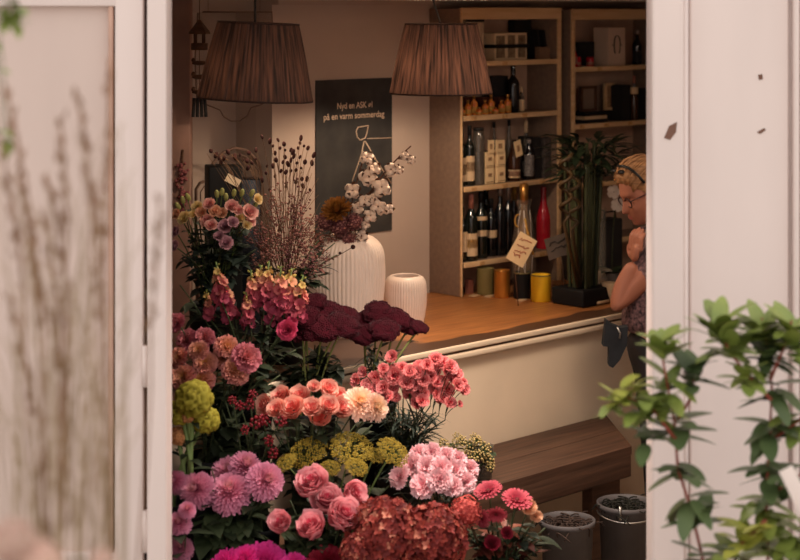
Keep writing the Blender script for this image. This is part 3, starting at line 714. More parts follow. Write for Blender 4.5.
mb = MB(); mb.lathe([(.055, 0), (.055, .36), (.052, .36), (.052, .005), (0, .005)], 32, None, 0, False); mb.build('glass_wall', mat('cylinder_glass', (190, 180, 165), rough=.08, alpha=.10, spec=.6), t)
# orchid by the face, dark bag behind, glass and paper cone
p = ctop(612, 293); t = thing('orchid', 'white orchid flowers on a thin stem in front of the face', 'plant', p, 0)
mb = MB(); mb.lathe([(0, 0), (.035, 0), (.045, .09), (.04, .09), (.03, .01), (0, .01)], 20); mb.build('pot', mat('grey_pot', (92, 80, 72), rough=.6), t)
dx = at(618, 200, p.y) - p
mb = MB(); mb.tube(bez((0, 0, .06), (.0, 0, dx.z * .9), dx, 10), .003, 6); mb.build('stem', m_stalk, t)
for k, (px, py) in enumerate(((614, 192), (618, 205))):
    mb = MB()
    for i in range(5): mb.petal(i * 2 * PI / 5, .028, .014, 1.2, .2, .2, .002, 0, .5, 3, 4)
    o = mb.build('flower', petal_mat('orchid_white', [(0, (226, 206, 190)), (1, (226, 206, 190))]), t); o.location = at(px, py, p.y - .02) - p; o.rotation_mode = 'QUATERNION'; o.rotation_quaternion = frame((-.3, -1, .2))
mb = MB()
for i in range(6): mb.leaf((0, 0, .07), (math.cos(i * 1.05), math.sin(i * 1.05), .9), .13, .018, .9)
mb.build('leaves', m_dleaf, t)
p = ctop(622, 290) + NIN * .08; t = thing('black_bag', 'black shopping bag standing on the counter behind the woman\'s hand', 'bag', p, ANG)
hh = zat(p, 212) - p.z
mb = MB(); mb.box((.02, .03, hh * .45), (.15, .08, hh * .9), None, 0, .01); mb.build('bag_body', m_blackmatte, t)
for s in (-1, 1):
    mb = MB(); mb.tube([(-.03, .03 + s * .03, hh * .88), (-.02, .03 + s * .03, hh), (.05, .03 + s * .03, hh), (.06, .03 + s * .03, hh * .88)], .004, 6); mb.build('handle', m_black, t)
p = ctop(604, 293); t = thing('drinking_glass', 'pale clear tumbler on the counter by the forearm', 'glass', p, 0)
mb = MB(); mb.lathe([(0, 0), (.032, 0), (.036, .10), (.033, .10), (.029, .006), (0, .006)], 24); mb.build('glass_wall', mat('tumbler_glass', (200, 180, 160), rough=.1, alpha=.35, spec=.8), t)
p = ctop(609, 303); t = thing('paper_cone', 'small cream paper cone on the counter beside the black pot', 'paper', p, 0)
mb = MB(); mb.lathe([(.003, 0), (.032, .085), (.03, .085), (.0, .004)], 20, None, 0, False); mb.build('cone', m_label, t)

# ============================================================ left niche: till, plaques, chime
m_wire = mat('pale_wood_trim', (120, 94, 80), rough=.6)
def npt(px, py, off):
    o = C2 - NIN * off
    k = (px - 400) / F; t_ = (k * o.y - o.x) / (U.x - U.y * k); p = o + U * t_
    return Vector((p.x, p.y, zat(p, py)))
base = at(234, 60, 6.56)
t = thing('scalloped_glass', 'clear hanging glass panel with scalloped lower edge behind the left lamp shade', 'panel', base, 0)
outl = [((at(px, py, 6.56) - base).x, (at(px, py, 6.56) - base).z) for px, py in [(198, 12), (272, 12), (274, 60), (272, 98), (262, 104), (251, 108), (247, 116), (240, 121), (231, 121), (224, 117), (220, 110), (210, 106), (197, 101), (195, 60)]]
mb = MB(); mb.prism(outl, .004); mb.build('glass', mat('panel_glass', (190, 160, 140), rough=.15, alpha=.12, spec=.5), t, smooth=False)
mb = MB(); mb.tube([(x, 0, z) for x, z in outl] + [(outl[0][0], 0, outl[0][1])], .0032, 6); mb.build('edge', m_wire, t)
for x in (-.1, .1):
    mb = MB(); mb.tube([(x, 0, outl[0][1]), (x, 0, CEIL - base.z)], .001, 4); mb.build('wire', m_wire, t)
# chair with rounded back
base = Vector((-.654, 6.62, 0))
t = thing('round_back_chair', 'pale chair back with rounded top rail behind the black till', 'chair', base, ANG)
def cl(px, py): 
    p = at(px, py, 6.62) - base; return (p.x * 1.25, p.z)
rail = [cl(*q) for q in ((196, 235), (196, 186), (200, 180), (206, 179), (209, 170), (214, 160), (223, 152), (234, 148), (246, 151), (254, 158), (261, 168), (264, 182), (266, 235))]
mb = MB(); mb.tube([(x, 0, z) for x, z in rail], .006, 8); mb.build('back_rail', m_wire, t)
mb = MB(); mb.tube([(x * .90 + .004, 0, (z - rail[0][1]) * .93 + rail[0][1]) for x, z in rail], .0025, 6); mb.build('inner_rail', m_wire, t)
zs_ = cl(200, 235)[1]
mb = MB(); mb.box((-.05, .0, zs_ - .4), (.3, .06, .04), None, 0, .01); mb.build('seat', m_wire, t)
for x in (-.17, .05):
    for y in (-.02, .02):
        mb = MB(); mb.tube([(x, y, 0), (x * .95, y, zs_ - .4)], .012, 8); mb.build('leg', m_wire, t)
for x in (-.17, .07):
    mb = MB(); mb.tube([(x * .95, 0, zs_ - .4), (x, 0, zs_ + .01)], .01, 8); mb.build('post', m_wire, t)
p = at(233, 240, 6.28); p.z = .95
t = thing('till', 'black cash till with a lit slip of paper behind the pale roses', 'till', p, .25)
h1 = EYE - 156 / F * 6.28 - .95
mb = MB(); mb.box((-.03, .04, h1 * .5 + .0), (.125, .12, h1), None, 0, .006); mb.build('till_body', m_black, t)
mb = MB(); mb.box((.055, .06, h1 * .46), (.11, .08, h1 * .92), None, 0, .006); mb.build('screen', mat('dark_screen', (22, 24, 30), rough=.15, spec=.6), t)
mb = MB(); mb.box((0, 0, 0), (.056, .002, .03), Matrix.Translation((-.005, -.032, h1 - .05)) @ Matrix.Rotation(.5, 4, 'Y')); mb.build('receipt', mat('lit_paper', (255, 225, 190), rough=.7), t, smooth=False)
# lantern wind chime
p = at(199.5, 20, 6.1); t = thing('wind_chime', 'dark wooden wind chime with a little roofed lantern hanging left of the lamp', 'wind chime', p, .2)
def cz(py): return EYE - (py - HOR) / F * 6.1 - p.z
wpx = 6.1 / F
mb = MB(); mb.lathe([(11 * wpx, cz(34)), (10.5 * wpx, cz(32)), (5 * wpx, cz(25)), (1.5 * wpx, cz(20)), (0, cz(19))], 6); mb.build('roof', m_darkwood, t, smooth=False)
for k in range(4):
    a = k * PI / 2 + .5; x, y = 6 * wpx * math.cos(a), 6 * wpx * math.sin(a)
    mb = MB(); mb.tube([(x, y, cz(44)), (x, y, cz(32))], .0035, 6); mb.build('post', m_darkwood, t)
mb = MB(); mb.lathe([(0, cz(50)), (8.5 * wpx, cz(50)), (8.5 * wpx, cz(43)), (0, cz(43))], 16); mb.build('base', m_darkwood, t)
mb = MB(); mb.tube([(0, 0, cz(19)), (0, 0, CEIL - p.z)], .0015, 5); mb.tube([(0, 0, cz(50)), (0, 0, cz(102))], .0015, 5); mb.build('cord', m_darkwood, t)
for y in (63, 77, 92):
    mb = MB(); mb.ball((.0, 0, cz(y)), 7 * wpx, 2, 0, (1.15, .4, .35)); mb.ball((-6 * wpx, 0, cz(y - 3)), 2.6 * wpx, 1); mb.leaf((5 * wpx, 0, cz(y)), (1, 0, .35), 5 * wpx, 2 * wpx, 0); mb.build('bird', m_darkwood, t)
for x in (-6.5, -2.2, 2.2, 6.5):
    mb = MB(); mb.tube([(x * wpx * .8, 0, cz(98)), (x * wpx, 0, cz(117))], .006, 8); mb.build('tube', m_blackmatte, t)
# dried pink flowers on the brown post
p = Vector((-.79, 6.17, 0)); p.z = EYE - 150 / F * 6.1
t = thing('dried_posy', 'dried dusky pink posy hanging on the brown post at left', 'flowers', p, 0)
mb = MB(); rr = random.Random(5)
for k in range(70):
    z = -rr.uniform(.02, .2); q = .028 * math.sin(PI * min(1, .15 - z * 4.0)) 
    a = rr.uniform(0, 6.28); mb.ball((q * math.cos(a) * rr.random(), q * math.sin(a) * rr.random(), z), rr.uniform(.005, .009), 1)
mb.build('blooms', mat('dusky_pink', (128, 72, 72), rough=.8, var=.3, scale=60), t)
mb = MB(); mb.tube([(0, .012, .03), (0, .0, -.03)], .004, 6); mb.build('stems', m_darkwood, t)

# flower buckets under the bench
m_bucket = mat('grey_bucket', (92, 86, 85), rough=.5, var=.15, scale=9)
def bucket(p, r, h, label, name='flower_bucket', grp=None, handle=False, fill=None, m=None):
    t = thing(name, label, 'bucket', p, 0, grp)
    mb = MB(); mb.lathe([(0, .003), (r * .76, .003), (r * .78, .0), (r * .97, h - .02), (r * 1.04, h - .018), (r * 1.05, h), (r * .98, h), (r * .95, h - .02), (r * .74, .012), (0, .012)], 32, None, 0, False); mb.build('bucket_body', m or m_bucket, t)
    if handle:
        mb = MB()
        mb.tube([(r * 1.03 * math.cos(a), r * 1.03 * math.sin(a), h - .03 - .05 * abs(math.sin(a)) * .3) for a in [PI + i * PI / 16 for i in range(17)]], .003, 6)
        for a in (-1.9, ): mb.tube([(r * 1.05 * math.cos(a), r * 1.05 * math.sin(a), h + .012), (r * 1.08 * math.cos(a), r * 1.08 * math.sin(a), h - .035)], .006, 6)
        mb.build('handle', m_metal, t)
    if fill:
        mb = MB(); rr = random.Random(2)
        mb.lathe([(0, h - .05), (r * .93, h - .05), (r * .93, h - .045), (0, h - .03)], 24)
        for k in range(90):
            a = rr.uniform(0, 6.28); q = r * .95 * math.sqrt(rr.random()); b = Vector((q * math.cos(a), q * math.sin(a), h - .045))
            mb.tube(bez(b, b + Vector((rr.uniform(-.03, .03), rr.uniform(-.03, .03), .05)), b + Vector((rr.uniform(-.06, .06), rr.uniform(-.06, .06), rr.uniform(.0, .05))), 5), .0025, 4)
        mb.build('contents', fill, t)
    return t
p = at(567, 519, 5.85); bucket(Vector((p.x, p.y, 0)), 27.0 / F * 5.85, p.z, 'dark grey bucket of dry brown twigs on the floor in front of the bench', fill=mat('dry_twigs', (70, 54, 46), rough=.9, var=.3, scale=30))
p = at(626, 502, 6.02); bucket(Vector((p.x, p.y, 0)), 28.0 / F * 6.02, p.z, 'grey bucket with a metal handle at the right end of the bench', handle=True, fill=mat('dark_greens', (38, 36, 28), rough=.8, var=.3, scale=30))
# ============================================================ flower heads (unit radius, axis +Z)
def V(*a): return Vector(a)
def rose_mesh(nm, m, seed, opn=1.0):
    r = random.Random(seed); mb = MB()
    rings = ((3, .05, .06, .95, .30, .9), (4, .14, .16, 1.0, .38, .8), (5, .24, .30, 1.02, .46, .7), (6, .34, .52, 1.0, .54, .5), (6, .42, .85, .95, .60, .35), (6, .44, 1.15, .85, .60, .25))
    for i, (n, r0, op, L, W, cup) in enumerate(rings):
        o = r.random() * 6
        for k in range(n):
            mb.petal(o + k * 2 * PI / n + r.uniform(-.15, .15), L * r.uniform(.92, 1.05), W * 1.1, (op - .25 + r.uniform(-.06, .06)) * opn, .05, cup, r0, -.55 + .02 * i, i / 5, 4, 6, .015, 5, 0, 0, None, None, (.25 + .32 * i / 5) * 1.5)
    mb.ball((0, 0, -.42), .34, 1, 0, (1, 1, .8), None, (1, .3))
    return mb.mesh(nm, m)
def cabbage_mesh(nm, m, seed, shells, lip=1.3, top=.12):
    """nested cupped petals: shells = (radius, petals)"""
    r = random.Random(seed); mb = MB(); n_ = len(shells)
    for i, (R, n) in enumerate(shells):
        o = r.random() * 6; f = i / (n_ - 1)
        rise = sum(math.cos(1.38 - 2.35 * t + lip * t * t) for t in [(j + 1) / 7 for j in range(7)]) * R * 1.55 / 7
        z0_ = .42 - (.42 - top) * f ** 1.3 - rise
        for k in range(n):
            q = R * r.uniform(.93, 1.06)
            mb.petal(o + k * 2 * PI / n + r.uniform(-.18, .18), q * 1.55, R * (.95 if n <= 3 else .78), 1.38 + r.uniform(-.08, .08), -2.35, .33, .02, z0_ + r.uniform(-.03, .03), f, 6, 7, .02, 5, 0, 0, None, lambda t: (.35 + .65 * math.sin(PI * min(.62, .08 + .62 * t))) * (1 - .28 * max(0, t - .75) * 4 * .6), lip + r.uniform(-.12, .12))
    return mb.mesh(nm, m)
def carnation_mesh(nm, m, seed, mo=1.0):
    r = random.Random(seed); mb = MB()
    for i, (n, op, L) in enumerate(((5, .15, .78), (7, .40, .86), (8, .66, .94), (9, .95 * mo, .98), (9, 1.25 * mo, .98))):
        o = r.random() * 6
        for k in range(n):
            mb.petal(o + k * 2 * PI / n + r.uniform(-.2, .2), L * r.uniform(.88, 1.06), .42, op + r.uniform(-.12, .12), .25, .15, .04, -.35 + .02 * i, i / 4, 7, 4, .13, 7 + r.random() * 3, 0, 0, None, lambda t: .25 + .75 * t)
    mb.ball((0, 0, -.35), .25, 1, 0, (1, 1, .9), None, (1, .2))
    return mb.mesh(nm, m)
def mum_mesh(nm, m, seed, rings=9, n0=6, dn=2, W=.10, incurve=.5, maxo=1.95):
    r = random.Random(seed); mb = MB()
    for i in range(rings):
        f = i / (rings - 1); n = n0 + dn * i; o = r.random() * 6
        for k in range(n):
            L = (.55 + .45 * f) * r.uniform(.92, 1.06)
            op = .1 + (maxo - .1) * f + r.uniform(-.08, .08)
            mb.petal(o + k * 2 * PI / n + r.uniform(-.1, .1), L, W * (1 + .25 * f), op, -incurve * (1 - .5 * f), .5, .05 + .05 * f, -.35 + .12 * (1 - f), f, 2, 4, 0, 0, .3)
    mb.ball((0, 0, -.3), .3, 1, 0, (1, 1, .8), None, (1, .2))
    return mb.mesh(nm, m)
def gerbera_mesh(nm, m, seed):
    r = random.Random(seed); mb = MB()
    for i, (n, L, op) in enumerate(((16, .6, .9), (20, .85, 1.2), (24, 1.0, 1.42))):
        for k in range(n): mb.petal(k * 2 * PI / n + i + r.uniform(-.05, .05), L * r.uniform(.93, 1.04), .10, op + r.uniform(-.06, .06), .1, .3, .08, 0, .3 + i * .35, 2, 4)
    mb.ball((0, 0, .06), .2, 2, 0, (1, 1, .5), None, (0, .1))
    return mb.mesh(nm, m)
def lisi_mesh(nm, m, seed):
    r = random.Random(seed); mb = MB()
    for i, (n, r0, op, L, W) in enumerate(((4, .05, .1, .95, .40), (5, .12, .38, 1.05, .52), (5, .16, .75, 1.05, .58))):
        o = r.random() * 6
        for k in range(n): mb.petal(o + k * 2 * PI / n, L * r.uniform(.92, 1.05), W, op - .15 + r.uniform(-.08, .08), .05, .5, r0, -.6, i / 2, 4, 6, .05, 5, 0, 0, None, None, .6)
    mb.ball((0, 0, -.5), .22, 1, 0, (1, 1, 1), None, (1, 0))
    return mb.mesh(nm, m)
def fib(n, cap=.5):
    for i in range(n):
        z = 1 - (1 - cap) * 2 * (i + .5) / n if False else 1 - (i + .5) / n * (1 - cap)
        a = i * 2.399963
        yield Vector((math.sqrt(max(0, 1 - z * z)) * math.cos(a), math.sqrt(max(0, 1 - z * z)) * math.sin(a), z))
def hydrangea_mesh(nm, m, seed, n=380, cap=-.5, sz=.115):
    r = random.Random(seed); mb = MB()
    for v in fib(n, cap):
        q = (v + Vector((r.uniform(-.6, .6), r.uniform(-.6, .6), r.uniform(-.5, .6)))).normalized()
        M = Matrix.Translation(v * r.uniform(.86, 1.0)) @ frame(q, r.random() * 6).to_matrix().to_4x4()
        s = sz * r.uniform(.8, 1.15); rg = r.random()
        for k in range(4): mb.petal(k * PI / 2, s * 1.15, s * .46, 1.0, .35, .4, .005, 0, min(1, max(0, rg + r.uniform(-.15, .15))), 2, 3, 0, 0, .4, 0, M)
        mb.ball((0, 0, .01), .02, 0, 0, (1, 1, 1), M, (rg, 0))
    mb.ball((0, 0, 0), .82, 2, 0, (1, 1, 1), None, (.1, 0))
    return mb.mesh(nm, m)
def plush_mesh(nm, m, seed, flat=.34):
    """flat velvety cushion of many small lobes"""
    r = random.Random(seed); mb = MB(); 
    vs, fs = ICO[3]; o = []
    for v in vs:
        d = 1 + .30 * noise.noise(v * 2.2 + V(seed, 0, 0)) + .05 * noise.noise(v * 9)
        o.append(V(v.x * d, v.y * d, v.z * flat * d))
    mb.add(o, fs, [(.5 + .5 * v.z, .5) for v in vs])
    for v in fib(520, -.25):
        d = 1 + .30 * noise.noise(v * 2.2 + V(seed, 0, 0)) + .05 * noise.noise(v * 9)
        mb.ball(V(v.x * d, v.y * d, v.z * flat * d), r.uniform(.035, .08), 0, 0, (1, 1, .9), None, (r.random(), .5))
    return mb.mesh(nm, m)
def umbel_mesh(nm, m, seed, flat=.35):
    r = random.Random(seed); mb = MB()
    for v in fib(34, .05):
        c = V(v.x, v.y, v.z * flat); s = r.uniform(.13, .2)
        for w in fib(12, -.2): mb.ball(c + V(w.x, w.y, w.z * .7) * s, r.uniform(.05, .07), 0, 0, (1, 1, 1), None, (r.random(), .5))
        mb.tube([(0, 0, -.55), c * .6 + V(0, 0, -.15), c], .018, 4, 1)
    return mb.mesh(nm, m)
def coxcomb_mesh(nm, m, seed):
    mb = MB(); vs, fs = ICO[4]; o = []; uv = []
    for v in vs:
        q = v * 1.6 + V(seed * 3.1, 0, 0)
        w = noise.noise(q) * 2 + noise.noise(q * 2.3)
        g = abs(math.sin(w * 7)); d = .74 + .28 * g + .1 * noise.noise(v * 2 + V(seed, 1, 1)) + .05 * noise.noise(v * 14)
        o.append(V(v.x * d, v.y * d, v.z * d * .85)); uv.append((g, .5))
    mb.add(o, fs, uv)
    return mb.mesh(nm, m)
def spike_mesh(nm, m, seed):
    """snapdragon raceme: unit length, axis +Z, UV.x = height"""
    r = random.Random(seed); mb = MB(); mb.tube([(0, 0, 0), (0, 0, 1)], .018, 5, 1)
    n = 20
    for i in range(n):
        t = i / (n - 1); a = i * 2.4 + r.uniform(-.4, .4); z = .02 + .95 * t + r.uniform(-.03, .03); s = (.17 * (1 - t) ** .6 + .04) * r.uniform(.75, 1.2)
        q = V(math.cos(a), math.sin(a), .25 + .7 * t)
        M = Matrix.Translation((math.cos(a) * .03, math.sin(a) * .03, z)) @ frame(q, r.random()).to_matrix().to_4x4()
        if t > .8: mb.ball((0, 0, s * .5), s * .6, 1, 0, (.6, .6, 1), M, (t, .5))
        else:
            for k in range(5): mb.petal(k * 1.257 + .3, s * r.uniform(.9, 1.1), s * .42, .45 + r.uniform(-.1, .1), .1, .3, s * .1, 0, min(1, max(0, t + r.uniform(-.06, .06))), 2, 4, .05, 5, 0, 0, M, None, .9)
    return mb.mesh(nm, m)
def cluster_mesh(nm, m, seed, n=14, rb=.28, jit=1.0):
    r = random.Random(seed); mb = MB()
    for v in fib(n, -.7):
        c = v * r.uniform(.55, .95); mb.ball(c, rb * r.uniform(.75, 1.1), 1, 0, (1, 1, 1.1), None, (r.random(), .5)); mb.tube([(0, 0, -.8), c], .035, 4, 1)
    return mb.mesh(nm, m)

# ------------------------------------------------------------ flower colours
m_stem = mat('stem_green', (88, 104, 52), rough=.55, var=.2, scale=20)
m_stemd = mat('stem_dark', (58, 66, 38), rough=.6, var=.25, scale=20)
m_stemb = mat('stem_brown', (92, 66, 46), rough=.7, var=.2, scale=20)
m_leafd = mat('leaf_dark', (32, 40, 27), rough=.55, c2=(50, 58, 37), scale=14, objvar=.2)
m_leafg = mat('leaf_green', (46, 56, 36), rough=.55, c2=(72, 82, 54), scale=14, objvar=.2)
m_leafb = mat('leaf_bluegreen', (38, 47, 40), rough=.55, c2=(58, 68, 56), scale=14, objvar=.2)
pm = petal_mat
K = {}
def kind(key, name, part, meshes, stem=None, sr=.0022, leaves=5, ll=.055, lw=.013, lm=None, cat='flower', up=.7, lt=(.45, .92)):
    K[key] = dict(name=name, part=part, meshes=meshes, stem=stem or m_stemd, sr=sr, leaves=leaves, ll=ll, lw=lw, lm=lm or m_leafd, cat=cat, up=up, lt=lt)
kind('peach_rose', 'rose', 'bloom', [cabbage_mesh('peach_rose_%d' % i, pm('petal_peach', [(0, (206, 84, 78)), (.5, (226, 118, 104)), (1, (236, 156, 136))], (252, 206, 184), .75, .74), i, ((.18, 2), (.34, 3), (.5, 3), (.68, 4), (.84, 5), (.98, 5)), 1.75, .05) for i in range(3)], leaves=5, ll=.06, lw=.018, up=.9)
kind('pink_rose', 'garden_rose', 'bloom', [cabbage_mesh('pink_rose_%d' % i, pm('petal_pink', [(0, (206, 76, 98)), (.6, (224, 108, 126)), (1, (238, 152, 162))], (250, 202, 204), .75, .72), i + 5, ((.16, 3), (.28, 4), (.4, 4), (.52, 5), (.64, 5), (.76, 6), (.88, 6), (.98, 6)), 1.35, .10) for i in range(3)], leaves=6, ll=.07, lw=.02, up=.95)
kind('hot_rose', 'pink_bloom', 'bloom', [rose_mesh('hot_rose', pm('petal_hot', [(0, (160, 28, 64)), (1, (190, 58, 92))], (204, 84, 112), .4), 9)], leaves=3)
LC = dict(lisi_y=[(0, (216, 184, 112)), (1, (230, 204, 150))], lisi_p=[(0, (204, 122, 114)), (1, (228, 172, 156))], lisi_l=[(0, (150, 98, 108)), (1, (184, 134, 138))], lisi_o=[(0, (214, 146, 108)), (1, (226, 172, 136))])
for k_, st_ in LC.items(): kind(k_, 'lisianthus', 'bloom', [lisi_mesh(k_ + '_%d' % i, pm('petal_' + k_, st_), i + 3) for i in range(2)], leaves=5, ll=.05, lw=.014, lm=m_leafb)
kind('dark_lily', 'lily', 'bloom', [lisi_mesh('dark_lily', pm('petal_darklily', [(0, (96, 18, 32)), (1, (134, 30, 48))]), 8)], leaves=5, ll=.06, lw=.016)
kind('tan_mum', 'carnation', 'bloom', [carnation_mesh('tan_carnation_%d' % i, pm('petal_tan', [(0, (214, 150, 88)), (.45, (210, 138, 100)), (1, (186, 104, 100))], (206, 138, 130), .6), i + 30, 1.1) for i in range(2)], leaves=4)
kind('rosy_mum', 'carnation', 'bloom', [carnation_mesh('rosy_carnation', pm('petal_rosy', [(0, (196, 104, 100)), (1, (166, 72, 92))], (196, 122, 128), .6), 34, 1.1)], leaves=4)
kind('pink_mum', 'chrysanthemum', 'bloom', [mum_mesh('pink_mum_%d' % i, pm('petal_mauve', [(0, (242, 188, 172)), (.3, (220, 136, 160)), (1, (190, 98, 140))], (234, 166, 188), .6), i + 8, 11, 7, 4, .075, .35, 2.25) for i in range(2)], leaves=6, ll=.075, lw=.024, up=.95)
kind('magenta_mum', 'chrysanthemum', 'bloom', [mum_mesh('magenta_mum', pm('petal_magenta', [(0, (226, 40, 140)), (1, (222, 52, 146))], (240, 84, 172), .5), 14, 10, 6, 3, .085, .5, 2.0)], leaves=5, ll=.07, lw=.022)
kind('cream_mum', 'chrysanthemum', 'bloom', [mum_mesh('cream_mum', pm('petal_cream', [(0, (246, 206, 140)), (.4, (248, 208, 170)), (1, (248, 206, 186))], (250, 216, 198), .4), 15, 8, 6, 3, .11, .35, 1.8)], leaves=4)
kind('dark_dahlia', 'dahlia', 'bloom', [mum_mesh('dark_dahlia', pm('petal_darkred', [(0, (96, 14, 28)), (1, (128, 20, 40))]), 17, 8, 6, 2, .13, .5, 1.8)], leaves=4)
kind('spray_carnation', 'spray_carnation', 'bloom', [carnation_mesh('spray_carnation_%d' % i, pm('petal_coral', [(0, (206, 40, 64)), (1, (236, 88, 96))], (252, 180, 174), .72, .66), i, .72) for i in range(2)], sr=.0016, leaves=12, ll=.07, lw=.004, lm=m_leafb)
kind('pale_carnation', 'carnation', 'bloom', [carnation_mesh('pale_carnation_%d' % i, pm('petal_palepink', [(0, (230, 150, 158)), (.5, (244, 182, 188)), (1, (248, 200, 204))], (252, 216, 218), .6), i + 4) for i in range(3)], leaves=7, ll=.08, lw=.005, lm=m_leafb)
kind('celosia', 'celosia', 'flower_head', [plush_mesh('celosia_%d' % i, mat('burgundy_plush', (46, 8, 17), rough=1.0, c2=(64, 12, 22), scale=40, spec=.05, sheen=.05, objvar=.12), i) for i in range(3)], stem=mat('stem_light', (128, 134, 74), rough=.5, var=.2, scale=20), sr=.0034, leaves=2, ll=.06, lw=.012, up=1.6)
kind('yarrow', 'yarrow', 'flower_head', [umbel_mesh('yarrow_%d' % i, [mat('yarrow_yellow', (150, 126, 40), rough=.85, c2=(184, 158, 66), scale=60, objvar=.1), m_stem], i) for i in range(2)], stem=m_stem, sr=.0028, leaves=4, ll=.06, lw=.008, up=1.5)
kind('coxcomb', 'cockscomb', 'flower_head', [coxcomb_mesh('coxcomb_%d' % i, pm('petal_lime', [(0, (98, 86, 28)), (.5, (146, 134, 40)), (1, (180, 168, 66))], rough=.8), i + 1) for i in range(2)], stem=mat('stem_thick', (120, 140, 82), rough=.5), sr=.008, leaves=2, ll=.06)
kind('tan_coxcomb', 'cockscomb', 'flower_head', [coxcomb_mesh('tan_coxcomb', pm('petal_tancomb', [(0, (150, 92, 60)), (1, (214, 152, 98))], rough=.8), 7)], stem=MATS['stem_thick'], sr=.007, leaves=2)
kind('rust_hydrangea', 'hydrangea', 'flower_head', [hydrangea_mesh('rust_hydrangea_%d' % i, pm('petal_rust', [(0, (98, 36, 35)), (.5, (138, 53, 48)), (.85, (164, 70, 58)), (1, (200, 126, 104))]), i) for i in range(2)], stem=m_stemb, sr=.005, leaves=4, ll=.09, lw=.035, up=1.0)
kind('salmon_hydrangea', 'hydrangea', 'flower_head', [hydrangea_mesh('salmon_hydrangea', pm('petal_salmon', [(0, (176, 70, 66)), (1, (220, 110, 100))]), 5, 110)], stem=m_stemb, sr=.004, leaves=3, ll=.08, lw=.03)
kind('dusky_hydrangea', 'dried_hydrangea', 'flower_head', [hydrangea_mesh('dusky_hydrangea', pm('petal_dusky', [(0, (110, 64, 66)), (.5, (150, 96, 96)), (1, (190, 132, 120))]), 6, 120)], stem=m_stemb, sr=.003, leaves=2)
kind('ochre_head', 'dried_protea', 'flower_head', [mum_mesh('ochre_head', pm('petal_ochre', [(0, (176, 118, 50)), (1, (146, 92, 42))]), 21, 8, 6, 3, .09, .6, 1.5)], stem=m_stemb, sr=.003, leaves=2)
kind('gerbera', 'gerbera', 'bloom', [gerbera_mesh('gerbera_%d' % i, pm('petal_gerbera', [(0, (110, 32, 36)), (.3, (168, 48, 66)), (1, (198, 74, 92))], (214, 112, 120), .4), i) for i in range(2)], sr=.003, leaves=0)
kind('snapdragon', 'snapdragon', 'flower_spike', [spike_mesh('snapdragon_%d' % i, [pm('petal_snap', [(0, (150, 58, 80)), (.35, (186, 86, 96)), (.58, (206, 134, 112)), (.8, (186, 156, 88)), (1, (124, 132, 58))], None, 0), m_stem], i) for i in range(3)], leaves=7, ll=.05, lw=.006)
kind('berry', 'hypericum', 'berries', [cluster_mesh('berry_%d' % i, [mat('berry_red', (112, 12, 26), rough=.35, spec=.4, c2=(136, 20, 34), scale=30), m_stemd], i, 13, .27) for i in range(2)], leaves=5, ll=.04, lw=.014)
kind('cream_buds', 'filler_flower', 'buds', [cluster_mesh('cream_buds_%d' % i, [mat('bud_cream', (206, 178, 120), rough=.8, c2=(180, 156, 98), scale=40), m_stem], i + 3, 18, .2) for i in range(2)], leaves=3, ll=.035, lw=.008, lm=m_leafg)
def husk_mesh():
    mb = MB(); mb.ball((0, 0, -.1), .38, 2)
    for k in range(5): mb.petal(k * 1.257 + .63, 2.0, .34, 1.35, -1.5, .2, .06, -.66, 1, 2, 6, 0, 0, 1)
    return mb.mesh('cotton_husk', mat('husk_brown', (96, 62, 42), rough=.8, var=.2))
def boll_mesh(seed):
    r = random.Random(seed); mb = MB()
    for k in range(4):
        a = k * 1.571 + r.uniform(-.2, .2); q_ = r.uniform(.50, .58); c = V(q_ * math.cos(a), q_ * math.sin(a), r.uniform(-.12, .15)); vs, fs = ICO[3]
        mb.add([c + v * (.53 + .15 * noise.noise(v * 2.2 + V(k, seed, 0)) + .07 * noise.noise(v * 6)) for v in vs], fs)
    return mb.mesh('cotton_boll_%d' % seed, mat('cotton', (236, 208, 186), rough=.95, var=.05, sheen=.3))
BOLL = [boll_mesh(1), boll_mesh(2)]; HUSK = husk_mesh()

ORD = ['leftmost', 'second from left', 'third from left', 'fourth from left', 'fifth from left', 'sixth from left', 'seventh from left', 'eighth from left', 'ninth from left', 'tenth from left', 'eleventh from left', 'twelfth from left', 'thirteenth from left', 'fourteenth from left', 'fifteenth from left']
def put_bloom(k, parent, P, rpx, n, i, rel, part=None):
    o = link(part or k['part'], k['meshes'][i % len(k['meshes'])], parent)
    o.location = P - rel; s = rpx / F * P.y; o.scale = (s, s, s)
    o.rotation_mode = 'QUATERNION'; o.rotation_quaternion = frame(n, rnd.random() * 6.28)
    return o
def leaves_on(mb, pts, k, n=None):
    for i in range(n if n is not None else k['leaves']):
        t = rnd.uniform(*k['lt']); j = min(len(pts) - 2, int(t * (len(pts) - 1)))
        a = rnd.uniform(0, 6.28); d = (pts[j + 1] - pts[j]).normalized() * rnd.uniform(.1, .8) + V(math.cos(a), math.sin(a) - .25, 0)
        mb.leaf(pts[j], d, k['ll'] * rnd.uniform(.7, 1.25), k['lw'] * rnd.uniform(.8, 1.2), rnd.uniform(.2, .9))
